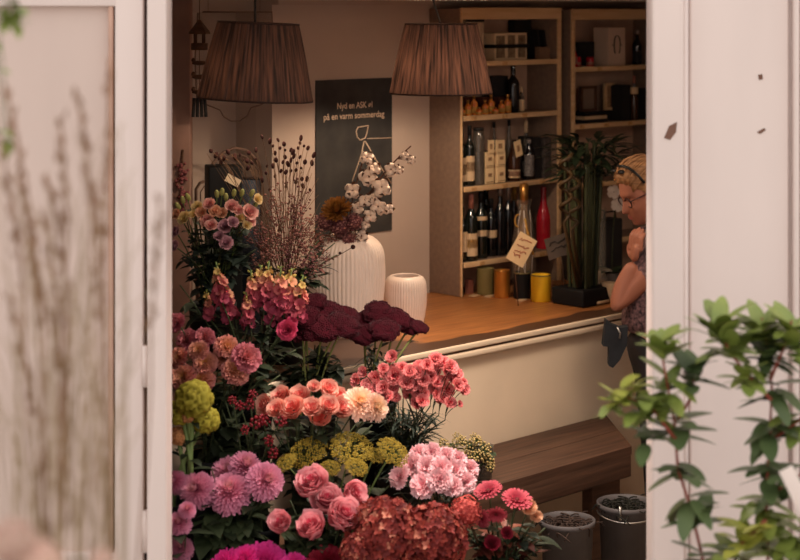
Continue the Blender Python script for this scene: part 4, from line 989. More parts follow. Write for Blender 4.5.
def flower(key, px, py, rpx, Y, base, label, group, i=0, tilt=None, cx=None, depth=.16):
    k = K[key]; P = at(px, py, Y)
    j = V(rnd.uniform(-.035, .035), rnd.uniform(-.03, .03), 0)
    B = base + j - V(0, 0, depth)
    n = V(*(tilt or ((px - (cx or px)) * .018 + rnd.uniform(-.15, .15), -.85 + rnd.uniform(-.1, .1), k['up'] + rnd.uniform(-.1, .1)))).normalized()
    t = thing(k['name'], label, k['cat'], B, 0, group)
    s = rpx / F * Y
    E = P - n * s * .45
    if k['part'] == 'flower_spike':
        E = P - V(0, 0, s); d = V((px - (cx or px)) * .006 + rnd.uniform(-.1, .1), rnd.uniform(-.12, .05), 1)
        E = P - d.normalized() * s; put_bloom(k, t, E, rpx, d, i, B)
    else: put_bloom(k, t, P, rpx, n, i, B)
    M_ = base + (E - base) * .35 + V(0, 0, .02) + j
    M_.z = base.z + (E.z - base.z) * .6
    pts = [B] + bez(base + j, M_, E, 9)
    pts = [q - B for q in pts]
    mb = MB(); mb.tube(pts, k['sr'], 6); mb.build('stem', k['stem'], t)
    if k['leaves']:
        mb = MB(); leaves_on(mb, pts, k); mb.build('leaves', k['lm'], t)
    return t
NB = 0
def groundz(x, y):
    q = V(x, y, 0) - P0; u, n = q.dot(U), q.dot(NIN)
    if n > 0: return .9505
    if u < -.12 and n > -.28: return .5005
    if u < -.12 and n > -.54: return .2505
    return 0.0
BUCKETS = []
def base_at(px, Y, mouth, r=.085, label=None, x=None, name='flower_bucket', m=None):
    """a bucket standing on whatever is under this spot; returns its mouth"""
    X = x if x is not None else (px - 400) / F * Y
    z = groundz(X, Y); h = max(.12, mouth - z)
    bucket(V(X, Y, z), r, h, label, name, 'flower buckets on the stand', m=m or m_black)
    return V(X, Y, z + h)
def bunch(key, rows, base, desc, group, cx=None, depth=.16):
    q_ = {'tan_mum': 1.15, 'rosy_mum': 1.12, 'pale_carnation': 1.14, 'peach_rose': 1.06, 'pink_rose': 1.1, 'pink_mum': 1.03, 'lisi_y': 1.1, 'lisi_p': 1.0, 'lisi_o': 1.05, 'lisi_l': 1.0}.get(key, 1)
    for rowname, Y, pts in rows:
        s = sorted(pts); 
        for i, p in enumerate(s):
            lab = f'{desc}, {ORD[i]} in {rowname}' if len(s) > 1 else f'{desc}, {rowname}'
            flower(key, p[0], p[1], p[2] * q_, Y + rnd.uniform(-.02, .02), base, lab, group, i, p[3] if len(p) > 3 else None, cx, depth)

# ------------------------------------------------------------ 1 lisianthus on the counter, left
b1 = base_at(212, 5.74, 1.17, .08, 'dark bucket of lisianthus at the left end of the counter')
bunch('lisi_y', [('the loose bunch by the till', 5.55, [(184, 218, 7.5), (197, 206, 5.5), (258, 199, 5.5), (247, 225, 5), (240, 218, 5.5), (193, 214, 5)])], b1, 'pale yellow lisianthus', 'lisianthus by the till', 215)
bunch('lisi_p', [('the loose bunch by the till', 5.54, [(209, 204, 7), (207, 221, 8), (232, 206, 8), (250, 212, 9), (251, 222, 6), (238, 210, 6), (211, 225, 7)])], b1, 'rose pink lisianthus', 'lisianthus by the till', 215)
bunch('lisi_o', [('the top of the bunch', 5.56, [(215, 211, 7), (176, 214, 6), (221, 213, 6.5), (201, 212, 6)])], b1, 'peach lisianthus', 'lisianthus by the till', 215)
bunch('lisi_l', [('the lower edge of the bunch by the till', 5.52, [(225, 226, 8), (226, 243, 8), (233, 222, 6.5), (219, 236, 6), (175, 232, 7), (174, 246, 7)])], b1, 'dusty mauve lisianthus', 'lisianthus by the till', 215)
mbud = mat('bud_green', (150, 150, 78), rough=.6, c2=(178, 172, 104), scale=20)
for i, (px, py) in enumerate(((183, 203), (188, 200), (178, 209), (217, 197), (222, 195), (226, 200), (242, 196), (252, 196), (256, 207), (239, 214), (234, 196))):
    P = at(px, py, 5.58); B = b1 + V(rnd.uniform(-.03, .03), rnd.uniform(-.03, .03), -.12)
    t = thing('lisianthus_bud', 'green lisianthus bud rising among the pale blooms by the till', 'flower bud', B, 0, 'lisianthus buds')
    pts = [q - B for q in bez(B, b1 + (P - b1) * .4 + V(0, 0, .05), P, 8)]
    mb = MB(); mb.tube(pts, .0018, 5); mb.build('stem', m_stem, t)
    mb = MB(); R = frame(pts[-1] - pts[-2] + V(rnd.uniform(-.01, .01), -.01, 0)).to_matrix(); mb.ball(pts[-1] + V(0, 0, .01), .008, 2, 0, (1, 1, 2.2), None, (.5, .5), R); mb.build('bud', mbud, t)
    mb = MB(); leaves_on(mb, pts, dict(leaves=4, ll=.045, lw=.012, lt=(.4, .95))); mb.build('leaves', m_leafb, t)

# ------------------------------------------------------------ 2 dark burnet and dusky filler
b2 = base_at(284, 5.85, 1.13, .08, 'dark bucket of burnet stems on the counter')
heads = [(262, 137), (270, 141), (273, 146), (275, 153), (256, 150), (249, 153), (256, 159), (247, 161), (284, 144), (285, 150), (291, 150), (301, 138), (300, 143), (304, 146), (308, 148), (298, 148), (293, 152), (300, 157), (291, 160), (285, 157), (276, 160), (273, 166), (281, 171), (286, 172), (291, 171), (296, 170), (301, 168), (305, 162), (302, 179), (307, 179), (303, 186), (314, 155), (312, 163), (211, 151), (216, 155), (219, 158), (224, 158), (228, 152), (235, 157), (240, 155), (248, 168), (267, 166), (266, 173), (280, 148), (294, 156), (288, 164), (297, 163), (283, 162), (278, 140), (262, 180), (275, 176), (270, 190), (296, 182), (286, 186), (310, 190), (252, 163), (221, 162), (243, 160)]
m_straw = mat('straw_stem', (122, 90, 66), rough=.8, var=.25, scale=30)
m_burnet = mat('burnet_brown', (50, 24, 22), rough=.9, c2=(68, 32, 28), scale=60)
mbh = MB(); mbh.ball((0, 0, 0), 1, 2, 0, (1, 1, 1.45)); burnet_me = mbh.mesh('burnet_head', m_burnet)
heads.sort(key=lambda h: math.atan2(h[0] - 284, 330 - h[1]))
for c in range(0, len(heads), 4):
    ch = heads[c:c + 4]
    B = b2 + V(rnd.uniform(-.03, .03), rnd.uniform(-.03, .03), -.12)
    t = thing('burnet', 'wiry burnet stem with small dark brown bobble heads against the pale wall', 'flower', B, 0, 'burnet stems')
    mx_, my_ = sum(h[0] for h in ch) / len(ch), max(h[1] for h in ch)
    Yc = 5.8 + rnd.uniform(-.05, .05); J = at(284 + (mx_ - 284) * .72, my_ + 22, Yc)
    mb = MB(); mb.tube([q - B for q in bez(B, b2 + V(0, 0, .15), J, 8)], .0013, 5)
    for (hx, hy) in ch:
        P = at(hx, hy, Yc + rnd.uniform(-.03, .03)); mb.tube([q - B for q in bez(J, J + V(0, 0, (P.z - J.z) * .5), P, 6)], .001, 4)
        o = link('flower_head', burnet_me, t, P - B); s = rnd.uniform(.0042, .0076); o.scale = (s, s, s * rnd.uniform(.8, 1.3)); o.rotation_euler = (rnd.uniform(-.4, .4), rnd.uniform(-.5, .5), 0)
    for q_ in range(5):
        E = at(mx_ + rnd.uniform(-14, 14), my_ + rnd.uniform(-10, 40), Yc); S_ = b2.lerp(J, rnd.uniform(.4, .9)); mb.tube([q - B for q in bez(S_, S_ + V(0, 0, .05), E, 5)], .0008, 4)
    mb.build('stem', m_straw, t)
# dusky filler sprigs
def sprig(px, py, Y, base, rx, ry, label, group, m, name='filler_sprig', n=60, rs=(.003, .006), sm=None):
    B = base + V(rnd.uniform(-.03, .03), rnd.uniform(-.03, .03), -.1); C_ = at(px, py, Y)
    t = thing(name, label, 'flower', B, 0, group); mb = MB(); m2 = MB(); J = base + (C_ - base) * .7
    mb.tube([q - B for q in bez(B, base + V(0, 0, .08), J, 6)], .002, 5)
    for k in range(9):
        a = rnd.uniform(0, 6.28); q = math.sqrt(rnd.random())
        E = C_ + V(rx * q * math.cos(a), rnd.uniform(-.05, .05), ry * q * math.sin(a)) / F * Y
        mb.tube([q_ - B for q_ in bez(J, J + (E - J) * .5 + V(0, 0, .015), E, 5)], .0009, 4)
        for w in range(n // 9):
            u = rnd.uniform(.35, 1); c = J + (E - J) * u - B
            m2.ball(c + V(rnd.uniform(-.014, .014), rnd.uniform(-.014, .014), rnd.uniform(-.012, .014)), rnd.uniform(*rs), 0 if rnd.random() < .6 else 1, 0, (1, 1, rnd.uniform(.5, 1)))
    mb.build('stem', sm or m_stemb, t); m2.build('florets', m, t)
m_dusk = mat('dusky_floret', (120, 74, 66), rough=.9, c2=(156, 106, 92), scale=50, objvar=.2)
m_dusk2 = mat('plum_floret', (92, 54, 54), rough=.9, c2=(120, 74, 70), scale=50, objvar=.2)
for px, py in ((250, 225), (262, 235), (275, 218), (272, 245), (288, 235), (300, 215), (302, 245), (290, 255), (315, 238), (258, 252), (318, 262), (280, 200), (297, 195), (305, 225)):
    sprig(px, py, 5.72 + rnd.uniform(-.06, .06), b2, 17, 17, 'dusky pink brown filler sprig around the burnet stems', 'dusky filler sprigs', m_dusk if rnd.random() < .6 else m_dusk2, n=72)

# ------------------------------------------------------------ 3 cotton stems in the tall vase
mouth = V(pB.x, pB.y, pB.z + hB_ * .97)
for ci, (tip, bl, lab) in enumerate((
    ((366, 152), [(367, 158, 6), (374, 169, 6), (368, 177, 8)], 'cotton stem reaching straight up in front of the poster'),
    ((399, 164), [(381, 188, 8.5), (391, 170, 6), (399, 170, 4)], 'cotton stem leaning right with one large boll beside the poster edge'),
    ((411, 146), [(405, 156, 4), (411, 160, 4)], 'longest cotton twig, reaching right past the poster'),
    ((349, 186), [(352, 191, 7), (357, 209, 6)], 'short cotton stem at the left of the tall vase bunch'),
    ((385, 202), [(365, 201, 6), (372, 199, 5), (378, 207, 7), (388, 209, 5)], 'cotton stem with four bolls crowding over the right of the vase'),
    ((372, 212), [(370, 216, 6), (365, 225, 4.5), (361, 236, 6)], 'lowest cotton stem, its bolls hanging just above the vase mouth'))):
    Yc = pB.y - .03 - .015 * (ci % 3); B = mouth - V(0, 0, .12)
    t = thing('cotton_stem', lab, 'cotton', B, 0, 'cotton stems in the tall vase')
    T = at(*tip, Yc)
    pts = bez(mouth, mouth + V((T.x - mouth.x) * .35, -.01, (T.z - mouth.z) * .6), T, 12)
    mb = MB(); mb.tube([V(0, 0, 0)] + [q - B for q in pts], .0026, 6)
    for bi, (px, py, r) in enumerate(bl):
        P = at(px, py, Yc - .01); N_ = min(pts, key=lambda q: (q - P).length + max(0, q.z - P.z) * 2)
        mb.tube([N_ - B, P - B], .002, 5)
        n = ((P - N_).normalized() * .5 + V(rnd.uniform(-.3, .3), -.7, .4)).normalized()
        o = put_bloom(dict(meshes=BOLL, part='cotton_boll'), t, P, r * 1.12, n, bi, B)
        h_ = link('husk', HUSK, o); h_.scale = (1.05, 1.05, 1.05)
    mb.build('branch', mat('twig_brown', (84, 50, 38), rough=.8, var=.2, scale=30), t)
vb = mouth
flower('ochre_head', 336, 208, 15, 6.26, vb, 'ochre brown dried flower head above the left of the tall vase', 'dried flowers in the tall vase', 0, (-.2, -.7, .7), depth=.1)
for i, (px, py, r, lab) in enumerate(((325, 222, 10, 'plum dried hydrangea head, leftmost over the tall vase'), (340, 226, 11, 'plum dried hydrangea head in the middle over the tall vase'), (354, 222, 9, 'pinkish dried hydrangea head nearest the cotton bolls'), (348, 240, 8, 'small dried hydrangea head low on the vase mouth'))):
    flower('dusky_hydrangea', px, py, r, 6.28, vb, lab, 'dried flowers in the tall vase', 0, None, 345, .1)
for px, py in ((330, 240), (345, 248), (320, 236), (355, 238), (318, 248), (328, 252), (312, 240), (340, 236)):
    sprig(px, py, 6.27, vb, 13, 8, 'pale brown filler sprig spilling over the tall vase shoulder', 'vase filler sprigs', m_dusk, n=40)
B = vb - V(0, 0, .05); t = thing('berry_twig', 'thin bare twig with a dark berry crossing the front of the tall vase', 'twig', B, 0)
mb = MB(); mb.tube([q - B for q in [B + V(-.02, -.03, .05)] + bez(at(325, 262, 6.2), at(338, 256, 6.18), at(353, 247, 6.18), 6)], .0016, 5); mb.build('stem', m_stemb, t)
mb = MB(); mb.ball(at(353, 247, 6.18) - B, .009, 2); mb.ball(at(340, 253, 6.18) - B, .006, 1); mb.build('berry', m_burnet, t)

# ------------------------------------------------------------ 4 snapdragons
b4 = base_at(246, 5.33, .93, .085, 'dark bucket of snapdragons on the top step')
for i, (px, py, l, cxx, lab) in enumerate(((216, 262, 44, 246, 'snapdragon spike with a yellow tip, standing alone at the left'), (251, 270, 40, 250, 'snapdragon spike at the left of the main snapdragon group'), (261, 265, 38, 250, 'snapdragon spike second from left in the main group'), (269, 261, 46, 256, 'tallest snapdragon spike, in the middle of the group'), (281, 266, 44, 262, 'snapdragon spike right of the tallest one'), (292, 268, 48, 268, 'snapdragon spike second from the right, near the tall vase'), (303, 275, 46, 270, 'rightmost snapdragon spike beside the tall vase'), (246, 292, 34, 262, 'low pale snapdragon spike left under the main group'), (206, 290, 30, 230, 'short snapdragon spike low at the left'), (276, 280, 42, 268, 'snapdragon spike in front of the middle of the group'), (224, 280, 40, 240, 'snapdragon spike close behind the solitary left one'))):
    flower('snapdragon', px, py, l, 5.36 + rnd.uniform(-.03, .03), b4, lab, 'snapdragons', i, None, cxx)
flower('hot_rose', 287, 330, 8.5, 5.3, b4, 'hot pink bloom alone left of the burgundy celosia', None, 0, (-.1, -.9, .3))
flower('hot_rose', 292, 322, 5, 5.34, b4, 'smaller hot pink bloom half hidden at the celosia edge', None, 0, (.3, -.8, .3))

# ------------------------------------------------------------ 5 pink and orange chrysanthemums
b5 = base_at(212, 5.19, .80, .085, 'dark bucket of antique carnations on the top step')
bunch('rosy_mum', [('the top row by the jamb', 5.24, [(186, 339, 10), (204, 337, 10), (176, 322, 9)]), ('at the right end of its bunch', 5.15, [(247, 357, 14)])], b5, 'dusty rose carnation', 'antique carnations', 210)
bunch('tan_mum', [('the middle row by the jamb', 5.17, [(178, 357, 9.5), (198, 350, 9.5), (223, 357, 10), (227, 346, 11)]), ('the lower row by the jamb', 5.13, [(205, 362, 11), (236, 370, 13), (182, 377, 12), (200, 379, 13)])], b5, 'antique pink carnation with orange heart', 'antique carnations', 210)

# ------------------------------------------------------------ 6 burgundy celosia
b6 = base_at(312, 5.56, .85, .08, 'dark bucket of celosia under the left celosia heads')
b6b = base_at(372, 5.70, .85, .08, 'dark bucket of celosia under the right celosia heads')
bunch('celosia', [('the upper row of the left bunch', 5.62, [(312, 303, 14), (327, 312, 16), (345, 316, 14)]), ('the lower row of the left bunch', 5.54, [(304, 317, 15), (322, 328, 20), (343, 325, 17), (302, 332, 13)])], b6, 'flat burgundy celosia head', 'celosia heads', 318)
bunch('celosia', [('the upper row of the right bunch', 5.74, [(378, 312, 15), (397, 319, 15), (362, 320, 12), (420, 327, 9), (409, 326, 12)]), ('the lower row of the right bunch', 5.66, [(365, 334, 15), (385, 330, 15)])], b6b, 'flat burgundy celosia head', 'celosia heads', 380)

# ------------------------------------------------------------ 7 lime cockscombs
b7 = base_at(186, 5.0, .72, .08, 'dark bucket of cockscombs by the door')
bunch('coxcomb', [('the lime clump by the left door jamb', 4.98, [(194, 399, 20), (206, 420, 14.5), (180, 412, 14)])], b7, 'lime yellow cockscomb head', 'cockscombs', 190)
flower('tan_coxcomb', 178, 436, 10, 4.99, b7, 'tan pink cockscomb head lowest by the left jamb', 'cockscombs', 0)
flower('tan_coxcomb', 188, 415, 8, 4.96, b7, 'small tan cockscomb between the lime heads', 'cockscombs', 0)

# ------------------------------------------------------------ 8 peach roses, cream chrysanthemums
b8 = base_at(312, 5.17, .63, .09, 'dark bucket of peach roses on the low step')
bunch('peach_rose', [('the back row of peach roses', 5.15, [(280, 396, 10.5), (300, 395, 10.5), (314, 386, 6), (329, 388, 9.5), (339, 395, 9), (263, 405, 9.5, (-.7, -.7, .3))]), ('the front row of peach roses', 5.08, [(276, 408, 9), (292, 407, 12), (312, 407, 10.5), (328, 405, 10.5), (342, 407, 11), (320, 416, 10)])], b8, 'peach pink rose', 'peach roses', 310)
bunch('cream_mum', [('beside the peach roses', 5.1, [(361, 401, 17), (378, 406, 14, (.6, -.7, .4))])], b8, 'cream chrysanthemum', 'cream chrysanthemums', 350)

# ------------------------------------------------------------ 9 coral spray carnations
b9 = base_at(412, 5.58, .64, .085, 'dark bucket of coral spray carnations in front of the counter', x=.005)
sc = [(391, 358, 5.5), (356, 380, 6), (363, 372, 5), (375, 378, 6.5), (394, 376, 8), (383, 388, 6.5), (392, 387, 6.5), (375, 391, 7.5), (383, 395, 6.5), (402, 380, 6), (410, 372, 6.5), (420, 368, 7), (413, 383, 7.5), (420, 386, 6.5), (409, 389, 6), (434, 370, 6), (443, 364, 7), (448, 372, 7), (441, 383, 6.5), (436, 390, 6.5), (430, 377, 6.5), (453, 378, 7), (458, 385, 6), (464, 382, 3.5), (444, 399, 6.5), (438, 395, 6), (422, 401, 6.5), (460, 404, 3), (396, 398, 5), (386, 373, 5.5), (427, 365, 5.5), (448, 390, 6), (402, 368, 5.5), (366, 384, 5), (428, 389, 6)]
sc += [(x + rnd.uniform(-7, 7), y + rnd.uniform(-5, 6), r * .95) for x, y, r in sc if x > 372 and r > 4]
sc.sort(key=lambda h: math.atan2(h[0] - 412, 470 - h[1]))
kk = K['spray_carnation']
for c in range(0, len(sc), 5):
    ch = sc[c:c + 5]; B = b9 + V(rnd.uniform(-.04, .04), rnd.uniform(-.04, .04), -.15); Yc = 5.52 + rnd.uniform(-.05, .05)
    t = thing('spray_carnation', f'coral red spray carnation stem, {ORD[c // 5]} in the fan before the counter', 'flower', B, 0, 'coral spray carnations')
    mx_, my_ = sum(h[0] for h in ch) / len(ch), max(h[1] for h in ch)
    J = at(412 + (mx_ - 412) * .7, my_ + 16, Yc); main = [q - B for q in bez(B, b9 + V(0, 0, .1), J, 8)]
    mb = MB(); mb.tube(main, .002, 5)
    for i, (px, py, r) in enumerate(ch):
        P = at(px, py, Yc + rnd.uniform(-.03, .03)); mb.tube([q - B for q in bez(J, J + V(0, 0, (P.z - J.z) * .5), P, 5)], .0013, 4)
        put_bloom(kk, t, P, r * 1.28, V((px - 412) * .012 + rnd.uniform(-.3, .3), -.8, .6 + rnd.uniform(-.3, .3)), i, B)
    mb.build('stem', m_stemd, t)
    mb = MB(); leaves_on(mb, main, dict(leaves=16, ll=.085, lw=.004, lt=(.3, .98))); mb.build('leaves', m_leafb, t)

# ------------------------------------------------------------ 10 hypericum berries
b10 = base_at(254, 5.09, .62, .08, 'dark bucket of hypericum berries on the low step')
bunch('berry', [('the upper row by the roses', 5.06, [(240, 406, 5.5), (250, 404, 6), (253, 394, 5), (232, 400, 4.5)]), ('the middle row by the roses', 5.04, [(256, 422, 7), (264, 420, 7), (281, 421, 6)]), ('the lower row by the roses', 5.02, [(269, 441, 6), (273, 453, 6), (245, 430, 5)])], b10, 'dark red hypericum berry cluster', 'hypericum berries', 255)

# ------------------------------------------------------------ 11 large pink chrysanthemums
b11 = base_at(228, 4.96, .53, .085, 'dark bucket of large pink chrysanthemums near the door')
bunch('pink_mum', [('the back row of the large pink ones', 5.0, [(229, 470, 20), (247, 463, 17)]), ('the front row of the large pink ones', 4.92, [(194, 488, 18, (-.35, -.8, .5)), (229, 488, 21), (268, 479, 19, (.4, -.8, .5)), (172, 480, 12)])], b11, 'big pink chrysanthemum', 'large pink chrysanthemums', 228)
b11b = base_at(176, 4.87, .36, .07, 'dark bucket beside the left door jamb')
bunch('pink_mum', [('the low group by the left door jamb', 4.88, [(178, 521, 13), (180, 546, 13), (187, 508, 9)])], b11b, 'deep pink chrysanthemum', 'low pink chrysanthemums', 180)

# ------------------------------------------------------------ 12 yarrow
b12 = base_at(336, 5.05, .50, .085, 'dark bucket of yarrow on the floor')
bunch('yarrow', [('the back row of yarrow', 5.08, [(308, 454, 19), (351, 450, 20), (374, 456, 10), (392, 453, 16)]), ('the front row of yarrow', 5.01, [(286, 464, 11), (330, 469, 10), (356, 468, 11)])], b12, 'flat mustard yellow yarrow head', 'yarrow heads', 340)

# ------------------------------------------------------------ 13 garden roses
b13 = base_at(322, 4.93, .42, .085, 'dark bucket of pink garden roses on the floor')
bunch('pink_rose', [('the upper row under the yarrow', 4.9, [(311, 481, 17), (327, 498, 16), (356, 493, 13, (.5, -.75, .4))]), ('the lower row under the yarrow', 4.86, [(345, 513, 18), (310, 524, 15), (279, 521, 12, (-.2, -.8, .5))])], b13, 'pink garden rose', 'pink garden roses', 320)

# ------------------------------------------------------------ 14 pale carnations
b14 = base_at(438, 5.22, .46, .085, 'dark bucket of pale pink carnations in front of the bench')
bunch('pale_carnation', [('the back row of pale carnations', 5.21, [(419, 454, 9), (432, 453, 9.5), (446, 456, 9), (458, 459, 9), (470, 469, 9)]), ('the middle row of pale carnations', 5.15, [(412, 465, 11), (427, 467, 11), (441, 468, 11), (455, 470, 11), (466, 482, 10)]), ('the front row of pale carnations', 5.10, [(399, 477, 10.5), (423, 485, 12), (440, 480, 12), (453, 486, 10)])], b14, 'pale pink carnation', 'pale pink carnations', 438)

# ------------------------------------------------------------ 15 cream buds in a glass on the bench
gp = V((483 - 400) / F * 5.78, 5.78, .5605)
t = thing('glass_vase', 'small glass vase of cream buds standing on the bench', 'vase', gp)
mb = MB(); mb.lathe([(0, 0), (.03, 0), (.034, .10), (.036, .12), (.033, .12), (.030, .01), (0, .008)], 24); mb.build('glass_wall', mat('vase_glass', (120, 110, 100), rough=.08, alpha=.5, spec=.8), t)
b15 = gp + V(0, 0, .11)
for i, (px, py, r) in enumerate(((443, 443, 6), (453, 447, 6.5), (462, 441, 6), (470, 447, 7), (478, 441, 6), (485, 449, 7), (488, 459, 7), (478, 456, 7), (466, 455, 6.5), (474, 437, 5), (490, 466, 6), (457, 437, 5))):
    flower('cream_buds', px, py, r, 5.72 + rnd.uniform(-.03, .03), b15, 'sprig of tiny cream buds in the small glass on the bench', 'cream bud sprigs', i, None, 475, .08)

# ------------------------------------------------------------ 16 to 19 front row
b16 = base_at(398, 4.93, .36, .1, 'dark bucket of rust hydrangea in the front row')
for i, (px, py, r, Y, lab) in enumerate(((384, 536, 38, 4.86, 'large rust red hydrangea head at the front, left of its twin'), (432, 540, 35, 4.89, 'rust red hydrangea head at the front, right one'), (360, 552, 20, 4.80, 'small rust hydrangea head tucked low beside the garden rose'))):
    flower('rust_hydrangea', px, py, r, Y, b16, lab, 'rust hydrangeas', i, (0, -.6, .8), 400)
b17 = base_at(500, 5.05, .40, .09, 'dark bucket of gerberas in front of the bench')
flower('salmon_hydrangea', 466, 512, 16, 4.98, b17, 'small salmon pink hydrangea head between rust hydrangea and gerberas', None, 0)
for px, py, r, tl_, lab in ((488, 491, 14, (-.3, -.35, 1), 'rose red gerbera seen from the side, left one'), (517, 500, 15, (.15, -.45, 1), 'rose red gerbera seen from the side, right one'), (496, 514, 11, (0, -.9, -.6), 'drooping coral gerbera below the other two'), (482, 518, 10, (-.6, -.8, -.1), 'coral gerbera facing left beside the rust hydrangea')):
    flower('gerbera', px, py, r, 5.0, b17, lab, 'gerberas', int(px) % 2, tl_)
for px, py, r, lab in ((529, 507, 9, 'peach yellow lily bloom among dark leaves by the bucket'), (536, 516, 7, 'small peach lily bloom nearest the twig bucket')):
    flower('lisi_o', px, py, r, 5.02, b17, lab, None, 0)
for px, py, r, lab in ((492, 543, 9, 'dark red bloom among leaves at the bottom right of the flowers'), (507, 533, 7, 'small dark red bloom under the right gerbera')):
    flower('dark_lily', px, py, r, 4.97, b17, lab, None, 0)
b18 = base_at(258, 4.87, .36, .085, 'dark bucket of magenta chrysanthemums at the front')
bunch('magenta_mum', [('the front edge', 4.84, [(264, 562, 24), (222, 566, 19), (298, 566, 15), (243, 558, 15)])], b18, 'bright magenta chrysanthemum', 'magenta chrysanthemums', 260)
b19 = base_at(330, 4.86, .33, .06, 'dark bucket of deep red dahlias at the front', x=-.19)
bunch('dark_dahlia', [('the front edge', 4.83, [(330, 566, 23), (352, 572, 15)])], b19, 'deep red dahlia', 'deep red dahlias', 330)

# ------------------------------------------------------------ dark greenery between the bunches
def greenery(px, py, Y, base, n, ll, lw, m, spread=26, label='dark leafy greenery sprig filling the gaps between the bunches', grp='greenery sprigs'):
    B = base + V(rnd.uniform(-.04, .04), rnd.uniform(-.03, .05), -.12); T = at(px, py, Y)
    t = thing('greenery_sprig', label, 'greenery', B, 0, grp)
    pts = [q - B for q in bez(B, base + V(0, .02, .1), T, 9)]
    mb = MB(); mb.tube(pts, .0022, 5); mb.build('stem', m_stemd, t)
    mb = MB()
    for i in range(n):
        s = rnd.uniform(.35, 1.0); j = min(8, int(s * 9)); a = rnd.uniform(0, 6.28)
        mb.leaf(pts[j], V(math.cos(a), math.sin(a) - .3, rnd.uniform(-.2, .7)), ll * rnd.uniform(.7, 1.3), lw * rnd.uniform(.7, 1.2), rnd.uniform(.2, 1))
    mb.build('leaves', m, t)
for base, Y, m, ll, lw, pts in (
    (b1, 5.66, m_leafb, .07, .022, ((190, 225), (205, 240), (220, 252), (240, 240), (182, 255), (200, 262), (235, 262), (255, 250))),
    (b2, 5.8, m_leafd, .06, .02, ((262, 265), (285, 270), (305, 268), (318, 282))),
    (b4, 5.4, m_leafd, .07, .016, ((190, 300), (208, 315), (232, 300), (228, 322), (262, 325), (282, 318), (272, 345), (248, 335), (296, 350), (180, 285))),
    (b5, 5.22, m_leafd, .075, .024, ((262, 352), (268, 372), (255, 385), (225, 390), (215, 375), (240, 395), (280, 375))),
    (b6, 5.60, m_leafd, .07, .022, ((300, 355), (318, 365), (335, 372), (290, 340), (282, 362), (306, 372), (325, 352), (272, 372), (290, 380), (340, 360), (315, 345))),
    (b8, 5.2, m_leafd, .07, .02, ((265, 420), (290, 430), (312, 432), (338, 428), (356, 424), (372, 425), (300, 420))),
    (b10, 5.1, m_leafd, .07, .022, ((222, 410), (228, 428), (240, 445), (256, 452), (215, 440), (282, 440), (225, 400))),
    (b6b, 5.68, m_leafb, .06, .006, ((372, 350), (380, 345), (366, 360))), (b9, 5.60, m_leafb, .09, .007, ((392, 405), (404, 408), (420, 410), (436, 412), (392, 428), (408, 432), (380, 420), (424, 436), (398, 446), (412, 450), (385, 412), (398, 418), (412, 422), (426, 415), (400, 440), (385, 435), (415, 440), (430, 428))),
    (b11, 4.98, m_leafg, .08, .028, ((205, 515), (225, 518), (245, 512), (262, 505), (198, 535), (238, 530), (185, 480), (212, 470), (252, 520))),
    (b13, 4.96, m_leafg, .07, .024, ((290, 500), (298, 515), (330, 525), (285, 535), (262, 535), (320, 510), (345, 530), (300, 540))),
    (b12, 5.1, m_leafd, .07, .014, ((310, 478), (340, 482), (370, 485), (390, 485), (330, 460))),
    (b14, 5.2, m_leafb, .08, .006, ((400, 492), (420, 500), (445, 500), (465, 497), (410, 485), (455, 492))),
    (b17, 5.06, m_leafd, .07, .018, ((470, 525), (490, 530), (512, 520), (528, 528), (540, 540), (505, 545), (480, 548), (545, 528), (525, 550))),
):
    for px, py in pts: greenery(px, py, Y + rnd.uniform(-.03, .03), base, 16, ll, lw, m)

m_leafr = mat('leaf_reddish', (84, 34, 32), rough=.5, c2=(112, 62, 44), scale=14, objvar=.25)
for px, py in ((468, 532), (478, 540), (492, 526), (500, 545), (515, 540), (508, 520), (530, 535), (486, 552), (538, 550), (520, 555)):
    greenery(px, py, 5.0 + rnd.uniform(-.03, .03), b17, 14, .055, .015, m_leafr, label='reddish brown leafy sprig around the gerberas by the twig bucket', grp='reddish leafy sprigs')

for px, py in ((316, 250), (322, 264), (326, 243), (314, 284), (306, 262), (318, 274), (328, 255), (310, 240)):
    greenery(px + 9, py, 5.95 + rnd.uniform(-.06, .06), b2, 14, .06, .013, m_leafd if px % 4 else m_dusk, label='dark wispy greenery sprig crossing the left side of the tall white vase', grp='greenery before the tall vase')
# ============================================================ the woman at the counter
m_skin = mat('skin', (160, 102, 80), rough=.5, var=.05, scale=6)
m_hair = mat('blond_hair', (112, 76, 48), rough=.6, c2=(168, 122, 80), scale=14, stretch=(1, 1, 6))
m_blouse = mat('floral_blouse', (44, 34, 38), rough=.85, c2=(132, 98, 98), scale=75, detail=1)
m_trouser = mat('dark_trousers', (38, 33, 34), rough=.8)
def skin(verts, edges, root=0, sub=2):
    me = bpy.data.meshes.new('sk'); me.from_pydata([v[:3] for v in verts], edges, [])
    o = bpy.data.objects.new('sk', me); COL.objects.link(o)
    sm = o.modifiers.new('s', 'SKIN'); sm.use_smooth_shade = True
    for i, v in enumerate(verts):
        d = me.skin_vertices[0].data[i]; d.radius = (v[3], v[4] if len(v) > 4 else v[3]); d.use_root = (i == root)
    ss = o.modifiers.new('u', 'SUBSURF'); ss.levels = sub; ss.render_levels = sub
    bpy.context.view_layer.update()
    r = bpy.data.meshes.new_from_object(o.evaluated_get(bpy.context.evaluated_depsgraph_get()))
    bpy.data.objects.remove(o)
    return [v.co.copy() for v in r.vertices], [list(p.vertices) for p in r.polygons]
WX, WY = 1.05, 6.52
wo = thing('person', 'woman in a floral blouse and glasses, hand at her chin, at the counter', 'person', (WX, WY, 0), 0)
def L_(p): return (p[0] - WX, p[1] - WY, p[2])
sh_l = (.995, 6.46, 1.235); el = tuple(at(613, 309, 6.43)); wr = tuple(at(634, 262, 6.43))
hd = Vector(tuple(at(645, 190, 6.5)))
